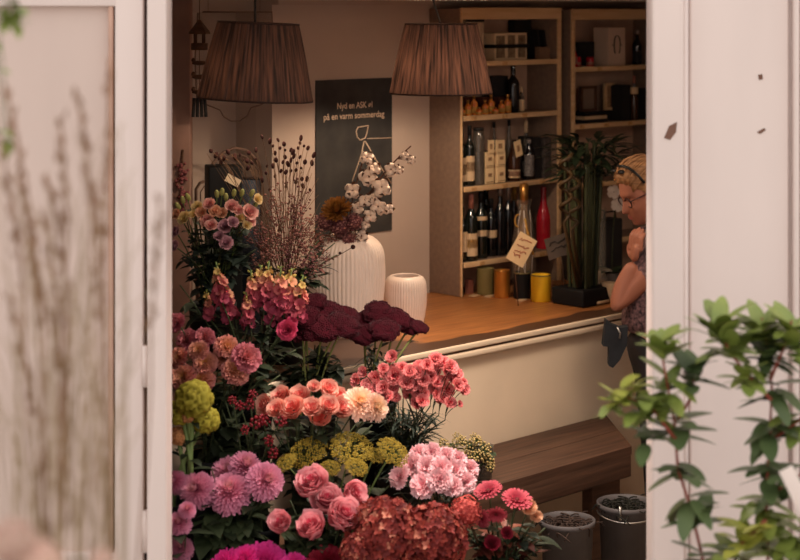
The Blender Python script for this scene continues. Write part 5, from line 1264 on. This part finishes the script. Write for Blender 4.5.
body = [(1.00, 6.52, .93, .13, .11), (1.00, 6.52, 1.08, .115, .10), (1.03, 6.52, 1.22, .13, .10), (1.02, 6.51, 1.31, .07, .07), (.985, 6.505, 1.365, .05, .05), (hd.x + .055, hd.y + .002, hd.z - .055, .052, .05), (hd.x + .03, hd.y, hd.z, .05, .05), (hd.x + .02, hd.y, hd.z + .03, .04, .04),
        sh_l + (.055,), ((sh_l[0] + el[0]) / 2, (sh_l[1] + el[1]) / 2 - .01, (sh_l[2] + el[2]) / 2, .047), el + (.042,), tuple((Vector(el) * .6 + Vector(wr) * .4)) + (.041,), wr + (.027,),
        (1.00, 6.68, 1.25, .055), (1.13, 6.72, 1.02, .045), (1.10, 6.70, .90, .036), (1.00, 6.69, .80, .026),
        (1.00, 6.44, .85, .09), (1.01, 6.43, .50, .06), (1.02, 6.44, .10, .04), (.93, 6.42, .04, .035),
        (1.00, 6.60, .85, .09), (1.01, 6.61, .50, .06), (1.02, 6.60, .10, .04), (.93, 6.60, .04, .035)]
ed = [(0, 1), (1, 2), (2, 3), (3, 4), (4, 5), (5, 6), (6, 7), (2, 8), (8, 9), (9, 10), (10, 11), (11, 12), (2, 13), (13, 14), (14, 15), (15, 16), (0, 17), (17, 18), (18, 19), (19, 20), (0, 21), (21, 22), (22, 23), (23, 24)]
bv, bf = skin([L_(v) + tuple(v[3:]) for v in body], ed, 0, 3)
hl = hd - Vector((WX, WY, 0)); face = Vector((-.84, -.26, -.42)).normalized(); upv = Vector((-.4, -.1, .95)); sidev = face.cross(upv).normalized()
upv = sidev.cross(face).normalized()
def fpt(f, u, s): return hl + face * f + upv * u + sidev * s
def G(x, w): return math.exp(-(x / w) ** 2)
def headpt(v, off=0.0, feat=True):
    pf, pu, ps = v
    f = .096 * (pf ** .85 if pf > 0 else -(-pf) ** 1.0); u = .116 * pu; s_ = .076 * ps
    if pu < 0:
        s_ *= 1 - .30 * pu * pu; f += .042 * (-pu) ** 1.5
        if pf < 0: f *= 1 - .25 * pu * pu
    if feat and pf > 0:
        d = .026 * G(s_, .0115) * max(0, min(1, (.014 - u) / .05)) * (1 if u > -.038 else G(u + .038, .008))
        for e in (1, -1): d += -.011 * G(s_ - e * .031, .018) * G(u - .002, .013) + .004 * G(s_ - e * .04, .02) * G(u + .035, .018)
        d += .005 * G(u - .024, .010) * G(s_, .05) + .006 * G(u + .066, .009) * G(s_, .022) - .004 * G(u + .066, .0025) * G(s_, .024) + .009 * G(u + .1, .014) * G(s_, .02)
        f += d
    p = Vector((f, u, s_)); n_ = Vector((pf, pu, ps)).normalized()
    p += n_ * off
    return fpt(*p)
_b = bmesh.new(); bmesh.ops.create_icosphere(_b, subdivisions=6, radius=1.0); _b.verts.index_update()
HV = [v.co.copy() for v in _b.verts]; HF = [[v.index for v in f.verts] for f in _b.faces]; _b.free()
mb = MB(); mb.add(bv, bf); mb.add([headpt(v) for v in HV], HF)
# hands: palm plus five bent fingers grown as one surface
def hand(w, d, n, curl):
    w = Vector(w); d = Vector(d).normalized(); n = Vector(n).normalized(); s = d.cross(n).normalized()
    vs = [tuple(w) + (.024, .02), tuple(w + d * .035) + (.030, .016), tuple(w + d * .07) + (.034, .014)]; es = [(0, 1), (1, 2)]
    out = skin(vs, es, 0, 2); mb.add(*out)
    for k, ln in enumerate((.062, .072, .068, .052)):
        o = w + d * .07 + s * (.027 - .018 * k); dd = d.copy(); ch = [o - d * .03]; 
        q = o
        for j, fr in enumerate((.45, .32, .23)):
            q = q + dd * ln * fr; ch.append(q); dd = (dd + n * curl).normalized()
        vs = [tuple(c) + (r_,) for c, r_ in zip(ch, (.009, .0088, .008, .0068))]
        mb.add(*skin(vs, [(i, i + 1) for i in range(3)], 0, 2))
    o = w + d * .025 + s * .026
    ch = [w + d * .015 + s * .008, o, o + (s * .6 + d * .7 + n * .3).normalized() * .03, o + (s * .5 + d * .8 + n * .5).normalized() * .055]
    mb.add(*skin([tuple(c) + (r_,) for c, r_ in zip(ch, (.012, .0105, .009, .0075))], [(0, 1), (1, 2), (2, 3)], 0, 2))
hand(L_(wr), (.10, .02, 1), (.75, .6, .1), .95)
hand(L_((1.00, 6.69, .80)), (-.2, 0, -1), (-.2, -1, 0), .25)
def fused(mb, vox):
    me = bpy.data.meshes.new('f'); me.from_pydata(mb.v, [], mb.f); o = link('f', me)
    bm = bmesh.new(); bm.from_mesh(me)
    bmesh.ops.remove_doubles(bm, verts=bm.verts[:], dist=1e-6)
    bd = [e for e in bm.edges if e.is_boundary]
    if bd: bmesh.ops.holes_fill(bm, edges=bd, sides=0)
    bmesh.ops.recalc_face_normals(bm, faces=bm.faces[:]); bm.to_mesh(me); bm.free()
    r_ = o.modifiers.new('r', 'REMESH'); r_.mode = 'VOXEL'; r_.voxel_size = vox
    sm_ = o.modifiers.new('s', 'SMOOTH'); sm_.iterations = 2; sm_.factor = .4
    bpy.context.view_layer.update()
    q = bpy.data.meshes.new_from_object(o.evaluated_get(bpy.context.evaluated_depsgraph_get())); bpy.data.objects.remove(o)
    out = MB(); out.add([v.co.copy() for v in q.vertices], [list(p.vertices) for p in q.polygons]); return out
fused(mb, .0042).build('body', m_skin, wo)
R = Matrix((face, upv, sidev)).transposed()
def surf_f(u, s_):
    best = min(HV, key=lambda v: 9 if v.x < 0 else (.116 * v.y - u) ** 2 + (.076 * v.z - s_) ** 2)
    return (headpt(best) - hl).dot(face)
ef = surf_f(.001, .031)
for e in (.031, -.031):
    mb = MB(); mb.ball(fpt(ef - .007, .0, e), .0115, 2); mb.ball(fpt(ef + .0008, -.004, e), .0042, 2, 1); mb.build('eye', [mat('eye_white', (216, 196, 184), rough=.3), m_capk], wo)
    mb = MB(); vs, fs = ICO[3]; mb.add([fpt(ef - .007, .0, e) + R @ (v * .0128) for v in vs], [f for f in fs if all(vs[i].y > -.12 for i in f)]); mb.build('eyelid', m_skin, wo)
lf = surf_f(-.066, 0)
mb = MB(); mb.ball(fpt(lf - .0035, -.063, 0), .019, 2, 0, (.32, .18, 1), None, (.5, .5), R); mb.ball(fpt(lf - .003, -.070, 0), .017, 2, 0, (.34, .24, 1), None, (.5, .5), R); mb.build('lips', mat('lip', (176, 96, 84), rough=.5), wo)
for e in (.074, -.074):
    mb = MB(); mb.ball(fpt(-.012, -.012, e), .03, 2, 0, (.55, 1.05, .3), None, (.5, .5), R); mb.build('ear', m_skin, wo)
gf = ef + .016
mb = MB()
for e in (.032, -.032): mb.tube([fpt(gf, -.004 + .019 * math.sin(a), e + .025 * math.cos(a)) for a in [i * PI / 10 for i in range(21)]], .0026, 6)
mb.tube([fpt(gf + .003, .004, -.008), fpt(gf + .003, .004, .008)], .0024, 6)
for e in (1, -1): mb.tube([fpt(gf, .004, e * .057), fpt(.04, .006, e * .078), fpt(-.012, .008, e * .081)], .0024, 6)
mb.build('glasses', mat('tortoise_frame', (52, 26, 26), rough=.3), wo)
def hairline(v): return v.y > (-.12 + .86 * v.x if v.x > 0 else -.12 + .62 * v.x)
mb = MB(); idx = {}; hv = []; hf = []
for f in HF:
    if all(hairline(HV[i]) for i in f): hf.append(f)
pts_ = []
for v in HV:
    lat = math.atan2(v.z, v.y + .35); edge = (v.y - (-.12 + (.86 if v.x > 0 else .62) * v.x))
    pts_.append(headpt(v, min(.016, .002 + .05 * max(0, edge)) + .0025 * math.sin(22 * lat + 5 * v.x) + .003 * noise.noise(v * 5), False))
used = sorted({i for f in hf for i in f}); mp_ = {o: k for k, o in enumerate(used)}
mb.add([pts_[i] for i in used], [[mp_[i] for i in f] for f in hf])
cb = headpt(Vector((-.85, .5, 0)).normalized(), .03, False); vs2, fs2 = ICO[3]
mb.add([cb + R @ (v * (.043 + .004 * math.sin(9 * math.atan2(v.y, v.z) + 6 * v.x))) for v in vs2], fs2)
for k in range(46):
    a = rnd.uniform(-1.25, 1.25); ln = []
    for j in range(9):
        th = .92 + (2.4 - .92) * j / 8
        ln.append(headpt(Vector((math.cos(th), math.sin(th) * math.cos(a * (1 - .4 * j / 8)), math.sin(th) * math.sin(a * (1 - .4 * j / 8)))).normalized(), .016 + .006 * math.sin(j * .8 + k) + .004 * math.sin(PI * j / 8), False))
    mb.tube(ln, .0032, 5)
mb.build('hair', m_hair, wo)
mb = MB(); mb.tube([headpt(Vector((.45 - .3 * abs(math.sin(a)), math.cos(a), math.sin(a))).normalized(), .026, False) for a in [-1.2 + i * .24 for i in range(11)]], .005, 8)
for e in (.33, -.33):
    c_ = Vector((.52, .8, e)).normalized(); mb.ball(headpt(c_, .03, False), .021, 2, 0, (.5, .35, 1.1), None, (.5, .5), R)
mb.build('sunglasses', m_capk, wo)
# clothes
tv, tf = skin([L_(v) + tuple(r) for v, r in (((1.00, 6.52, .90), (.175, .16)), ((1.00, 6.52, 1.0), (.165, .15)), ((1.00, 6.52, 1.08), (.145, .13)), ((1.03, 6.52, 1.22), (.142, .112)), ((1.025, 6.515, 1.30), (.085, .085)), ((.999, 6.445, 1.25), (.07, .07)), ((.90, 6.455, 1.115), (.064, .062)), ((1.00, 6.68, 1.25), (.07, .07)), ((1.10, 6.72, 1.13), (.062, .062)))], [(0, 1), (1, 2), (2, 3), (3, 4), (3, 5), (5, 6), (3, 7), (7, 8)], 0, 2)
mb = MB(); mb.add(tv, tf); mb.build('blouse', m_blouse, wo)
tv, tf = skin([L_(v) + tuple(r) for v, r in (((1.00, 6.52, .96), (.165, .15)), ((1.00, 6.52, .86), (.17, .155)), ((1.00, 6.44, .80), (.105, .1)), ((1.01, 6.43, .50), (.08, .08)), ((1.02, 6.44, .09), (.06, .06)), ((1.00, 6.60, .80), (.105, .1)), ((1.01, 6.61, .50), (.08, .08)), ((1.02, 6.60, .09), (.06, .06)))], [(0, 1), (1, 2), (2, 3), (3, 4), (1, 5), (5, 6), (6, 7)], 0, 2)
mb = MB(); mb.add(tv, tf); mb.build('trousers', m_trouser, wo)
for y in (6.435, 6.60):
    tv, tf = skin([L_(v) + tuple(r) for v, r in (((1.04, y, .045), (.045, .045)), ((.97, y, .04), (.045, .038)), ((.90, y, .035), (.03, .03)))], [(0, 1), (1, 2)], 0, 2)
    mb = MB(); mb.add(tv, tf); mb.build('shoe', m_black, wo)
# dark tool apron hanging from the waist, with a metal clip
ap = []
for px, py in ((606, 320), (613, 325), (620, 328), (628, 327), (627, 345), (620, 360), (613, 368), (609, 366), (609, 347), (603, 346)):
    q = at(px, py, 6.30); ap.append((q.x - WX, q.z))
mb = MB(); mb.prism(ap, .05); a_ = mb.build('belt_pouch', mat('apron_cloth', (34, 35, 38), rough=.85, var=.2, scale=20), wo, smooth=False); a_.location = (0, 6.30 - WY, 0)
mb = MB(); q = at(619, 330, 6.295) - Vector((WX, WY, 0)); mb.tube([q + Vector((-.008, -.006, .012)), q + Vector((.004, -.006, -.01)), q + Vector((.002, -.006, -.03))], .0035, 6); mb.build('clip', m_metal, a_).location = (0, WY - 6.30, 0)

# ============================================================ outside: grass at left, leafy shrub at right
GZ = .45
m_terr = mat('terracotta', (150, 96, 72), rough=.8); m_soil = mat('soil', (58, 44, 34), rough=.95)
def pot(t, r, h, m):
    mb = MB(); mb.lathe([(0, 0), (r * .7, 0), (r * .95, h * .9), (r * 1.03, h * .9), (r * 1.03, h), (r * .93, h), (r * .9, h * .88), (0, h * .86)], 36, None, 0, False); mb.build('pot', m, t)
    mb = MB(); mb.lathe([(0, h * .87), (r * .9, h * .87)], 24, None, 0, False); mb.build('soil', m_soil, t)
rr = random.Random(21)
gY = 2.35; gp_ = at(72, 560, gY); gx = gp_.x
t = thing('ornamental_grass', 'tall pale feathery grass in a pot on the pavement, left of the doorway', 'grass plant', (gx, gY, GZ))
pot(t, .16, .34, m_terr)
gb = V(gx, gY, GZ); m_blade = mat('grass_blade', (188, 164, 136), rough=.7, c2=(150, 130, 98), scale=9, objvar=.1); m_spk = mat('grass_seed', (150, 112, 86), rough=.9, c2=(128, 96, 68), scale=30)
mb = MB()
for k in range(60):
    T = at(rr.uniform(-30, 165), rr.uniform(120, 430), gY + rr.uniform(-.15, .15))
    s_ = V(rr.uniform(-.08, .08), rr.uniform(-.08, .08), .3)
    mb.tube([q - gb for q in bez(gb + s_, gb + s_ + V((T.x - gx) * .25, 0, (T.z - GZ) * .7), T, 9)], lambda u: .0020 * (1 - .6 * u), 4)
bl_ = mb.build('blades', m_blade, t)
for (tx, ty, bx, by) in ((5, 85, 36, 245), (1, 140, 24, 290), (48, 180, 68, 300), (60, 118, 66, 250), (78, 97, 92, 215), (110, 60, 104, 260), (30, 240, 62, 380), (95, 190, 100, 330), (10, 300, 40, 430), (42, 210, 60, 330), (160, 200, 150, 330), (18, 175, 44, 330)):
    T = at(tx, ty, gY + rr.uniform(-.08, .08)); Bm = at(bx, by, gY); s_ = V(rr.uniform(-.05, .05), rr.uniform(-.05, .05), .3)
    pts = bez(gb + s_, at(bx + (bx - 72) * .1, by + 140, gY), Bm, 6) + bez(Bm, (Bm + T) / 2 + V(.004, 0, 0), T, 8)[1:]
    mb = MB(); mb.tube([q - gb for q in pts], .0018, 5)
    for k in range(38):
        u = rr.random(); c = Bm + (T - Bm) * u + V(rr.uniform(-.006, .006), rr.uniform(-.006, .006), 0) - gb
        mb.leaf(c, (T - Bm).normalized() + V(rr.uniform(-.5, .5), rr.uniform(-.5, .5), 0), .018, .0022, .1)
    mb.build('seed_spike', m_spk, t)
# trailing twig of a hanging plant at the top left corner
hb = at(-60, -60, 2.6); 
t = thing('hanging_plant', 'green leaves of a hanging plant at the top left corner', 'plant', hb)
mb = MB(); mb.lathe([(0, -.02), (.08, .0), (.10, .12), (.09, .12), (.07, .01), (0, 0)], 24, None, 0, False); mb.tube([(.09, 0, .12), (0, 0, .5)], .003, 5); mb.tube([(-.09, 0, .12), (0, 0, .5)], .003, 5); mb.tube([(0, 0, .5), (0, 0, .9)], .003, 5); mb.build('basket', m_terr, t)
mb = MB(); m_lf = mat('leaf_bright', (106, 122, 58), rough=.45, c2=(146, 158, 82), scale=12)
for (px, py) in ((8, 18), (3, 10), (18, 8), (2, 130), (8, 140), (-10, 40), (-4, 70), (14, 22)):
    P = at(px, py, 2.6) - hb; mb.tube(bez((0, 0, .1), (P.x * .8, 0, .12), P, 7), .0012, 4, 1)
    for k in range(3): mb.leaf(P, V(rr.uniform(-1, 1), -.4, rr.uniform(-.8, .4)), .03, .010, .3)
mb.build('leaves', [m_lf, m_stem], t)
# pale blossoms at the bottom left
bp_ = at(20, 700, 1.9)
t = thing('potted_blossom', 'blurred cream white blossom head at the bottom left corner', 'flower', (bp_.x, 1.9, GZ))
pot(t, .12, .3, m_terr); o_ = V(bp_.x, 1.9, GZ)
m_wht = pm('petal_white', [(0, (214, 184, 168)), (.6, (226, 200, 184)), (1, (222, 180, 172))])
hyd = hydrangea_mesh('white_head', m_wht, 31, 150)
for px, py, r in ((12, 545, 26), (38, 565, 24), (102, 562, 13)):
    P = at(px, py, 1.9) - o_; mb = MB(); mb.tube(bez((0, 0, .25), (P.x * .3, 0, P.z * .7), P, 7), .004, 6); st_ = mb.build('stem', m_stem, t)
    b_ = link('flower_head', hyd, t, P); s = r / F * 1.9; b_.scale = (s, s, s); b_.rotation_mode = 'QUATERNION'; b_.rotation_quaternion = frame((0, -.6, .8))
# shrub
sY = 3.85; sx = (715 - 400) / F * sY; sb = V(sx, sY, GZ)
t = thing('leafy_shrub', 'glossy green shrub with red stems in a pot, right of the doorway', 'shrub', sb)
pot(t, .17, .36, m_terr)
m_shl = mat('shrub_leaf', (104, 122, 56), rough=.4, c2=(146, 158, 76), scale=10, spec=.5); m_shy = mat('shrub_leaf_young', (132, 144, 56), rough=.4, c2=(180, 178, 82), scale=10); m_shd = mat('shrub_leaf_old', (70, 88, 54), rough=.4, c2=(96, 112, 70), scale=10)
m_red = mat('red_stem', (150, 72, 58), rough=.6, var=.15)
def S(px, py, dy=0): return at(px, py, sY + dy) - sb
branches = [([(712, 620), (703, 560), (690, 505), (678, 470), (674, 420), (668, 388), (664, 366), (660, 345)], 0),
            ([(676, 440), (655, 412), (640, 402), (622, 396)], -.05), ([(674, 425), (690, 400), (694, 375)], .03),
            ([(770, 640), (768, 560), (766, 500), (770, 430), (772, 390), (768, 350), (762, 318)], .04),
            ([(771, 400), (745, 372), (728, 350), (718, 318)], -.02), ([(770, 380), (785, 345), (792, 320)], 0),
            ([(767, 500), (790, 480), (815, 468)], 0), ([(772, 440), (800, 420), (820, 400)], .03), ([(766, 520), (740, 545), (730, 575)], -.04)]
for pts, dy in branches:
    P = [S(x, y, dy) for x, y in pts]
    if pts[0][1] > 600: P = [V(rr.uniform(-.03, .03), 0, .3)] + P
    mb = MB(); mb.tube(P, lambda u: .0042 * (1 - .45 * u), 6); mb.build('branch', m_red, t)
def whorl(px, py, n, ll, m, dy=0, up=.35, nm='leaves'):
    mb = MB(); c = S(px, py, dy); a0 = rr.random() * 6
    n = int(n * 1.9)
    for k in range(n):
        a = a0 + k * 2.399; mb.leaf(c + V(rr.uniform(-.012, .012), rr.uniform(-.02, .02), rr.uniform(-.022, .022)), V(math.cos(a), math.sin(a) * .8 - .1, up + rr.uniform(-.55, .6)), ll * rr.uniform(.8, 1.15), ll * .235, rr.uniform(.0, .6), fold=.12, rnd_=.62, n=7)
    mb.build(nm, m, t)
for px, py, n, ll, m, dy, up in ((624, 397, 10, .058, m_shy, -.05, .3), (640, 404, 7, .07, m_shl, -.05, .2), (612, 402, 4, .05, m_shl, -.05, -.1), (662, 350, 8, .075, m_shl, 0, .6), (668, 385, 6, .08, m_shl, 0, .1), (694, 378, 8, .075, m_shd, .03, .4), (676, 430, 5, .10, m_shd, 0, .1), (680, 470, 4, .085, m_shd, 0, 0), (690, 505, 4, .085, m_shd, 0, -.1), (655, 412, 5, .075, m_shl, -.05, .1),
    (718, 330, 9, .085, m_shl, -.02, .7), (730, 350, 9, .08, m_shl, -.02, .3), (762, 335, 8, .085, m_shl, .04, .7), (768, 352, 9, .08, m_shd, .04, .3), (790, 338, 9, .085, m_shl, 0, .6), (788, 350, 7, .08, m_shl, 0, .2), (772, 392, 6, .09, m_shd, .04, .0), (748, 375, 7, .075, m_shl, -.02, .1), (770, 432, 6, .09, m_shd, .04, -.1), (800, 420, 6, .09, m_shl, .03, .1), (767, 470, 5, .09, m_shd, .04, -.1), (766, 505, 6, .09, m_shl, .04, 0), (790, 480, 6, .09, m_shd, 0, 0), (745, 540, 6, .085, m_shy, -.04, .3), (766, 545, 6, .09, m_shl, .04, 0), (703, 555, 4, .085, m_shd, 0, 0), (730, 560, 6, .085, m_shl, -.04, .2), (796, 540, 6, .09, m_shl, 0, 0), (648, 440, 3, .075, m_shd, -.02, 0), (700, 520, 3, .09, m_shd, 0, .2)):
    whorl(px, py, n, ll, m, dy, up)
# white plant tag at the right edge
p = at(797, 492, 3.6); t = thing('plant_tag', 'white plant tag leaning in the shrub at the right edge', 'tag', p)
M = Matrix.Rotation(-.45, 4, 'Y'); mb = MB(); mb.box((0, 0, 0), (.032, .003, .11), M, 0, .001); mb.build('tag_card', mat('white_card', (240, 226, 218), rough=.6, var=.02), t)
mb = MB(); mb.tube([M @ V(0, .003, -.05), V(.06, .15, -(p.z - .78))], .002, 5); mb.build('tag_stick', m_stem, t)

# ============================================================ light, sky, camera
W = bpy.data.worlds.new('sky'); bpy.context.scene.world = W; W.use_nodes = True
nt = W.node_tree; bg = nt.nodes['Background']
tc = nt.nodes.new('ShaderNodeTexCoord'); sp_ = nt.nodes.new('ShaderNodeSeparateXYZ'); nt.links.new(tc.outputs['Generated'], sp_.inputs[0])
cr = nt.nodes.new('ShaderNodeValToRGB'); cr.color_ramp.elements[0].position = .35; cr.color_ramp.elements[1].position = .75
cr.color_ramp.elements[0].color = (.62, .53, .47, 1); cr.color_ramp.elements[1].color = (1.0, .93, .89, 1)
ma_ = nt.nodes.new('ShaderNodeMath'); ma_.operation = 'MULTIPLY_ADD'; ma_.inputs[1].default_value = .5; ma_.inputs[2].default_value = .5
nt.links.new(sp_.outputs['Z'], ma_.inputs[0]); nt.links.new(ma_.outputs[0], cr.inputs[0]); nt.links.new(cr.outputs[0], bg.inputs[0]); bg.inputs[1].default_value = 1.0
pl_ = bpy.data.lights.new('door_portal', 'AREA'); pl_.shape = 'RECTANGLE'; pl_.size = 1.31; pl_.size_y = 1.9; pl_.cycles.is_portal = True
po_ = link('door_portal', pl_, None, (.025, 4.55, 1.3)); po_.rotation_euler = (PI / 2, 0, PI)
cam = bpy.data.cameras.new('camera'); co = link('camera', cam, None, (0, 0, EYE)); co.rotation_euler = (PI / 2, 0, 0)
cam.sensor_width = 36; cam.lens = F * 36 / 800; cam.shift_y = -(280 - HOR) / 800; cam.clip_start = .05
cam.dof.use_dof = True; cam.dof.focus_distance = 5.9; cam.dof.aperture_fstop = .0765 / .027
sc_ = bpy.context.scene; sc_.camera = co
vs_ = sc_.view_settings; vs_.view_transform = 'Standard'; vs_.look = 'None'; vs_.gamma = 1; vs_.exposure = 0.45; vs_.use_curve_mapping = False
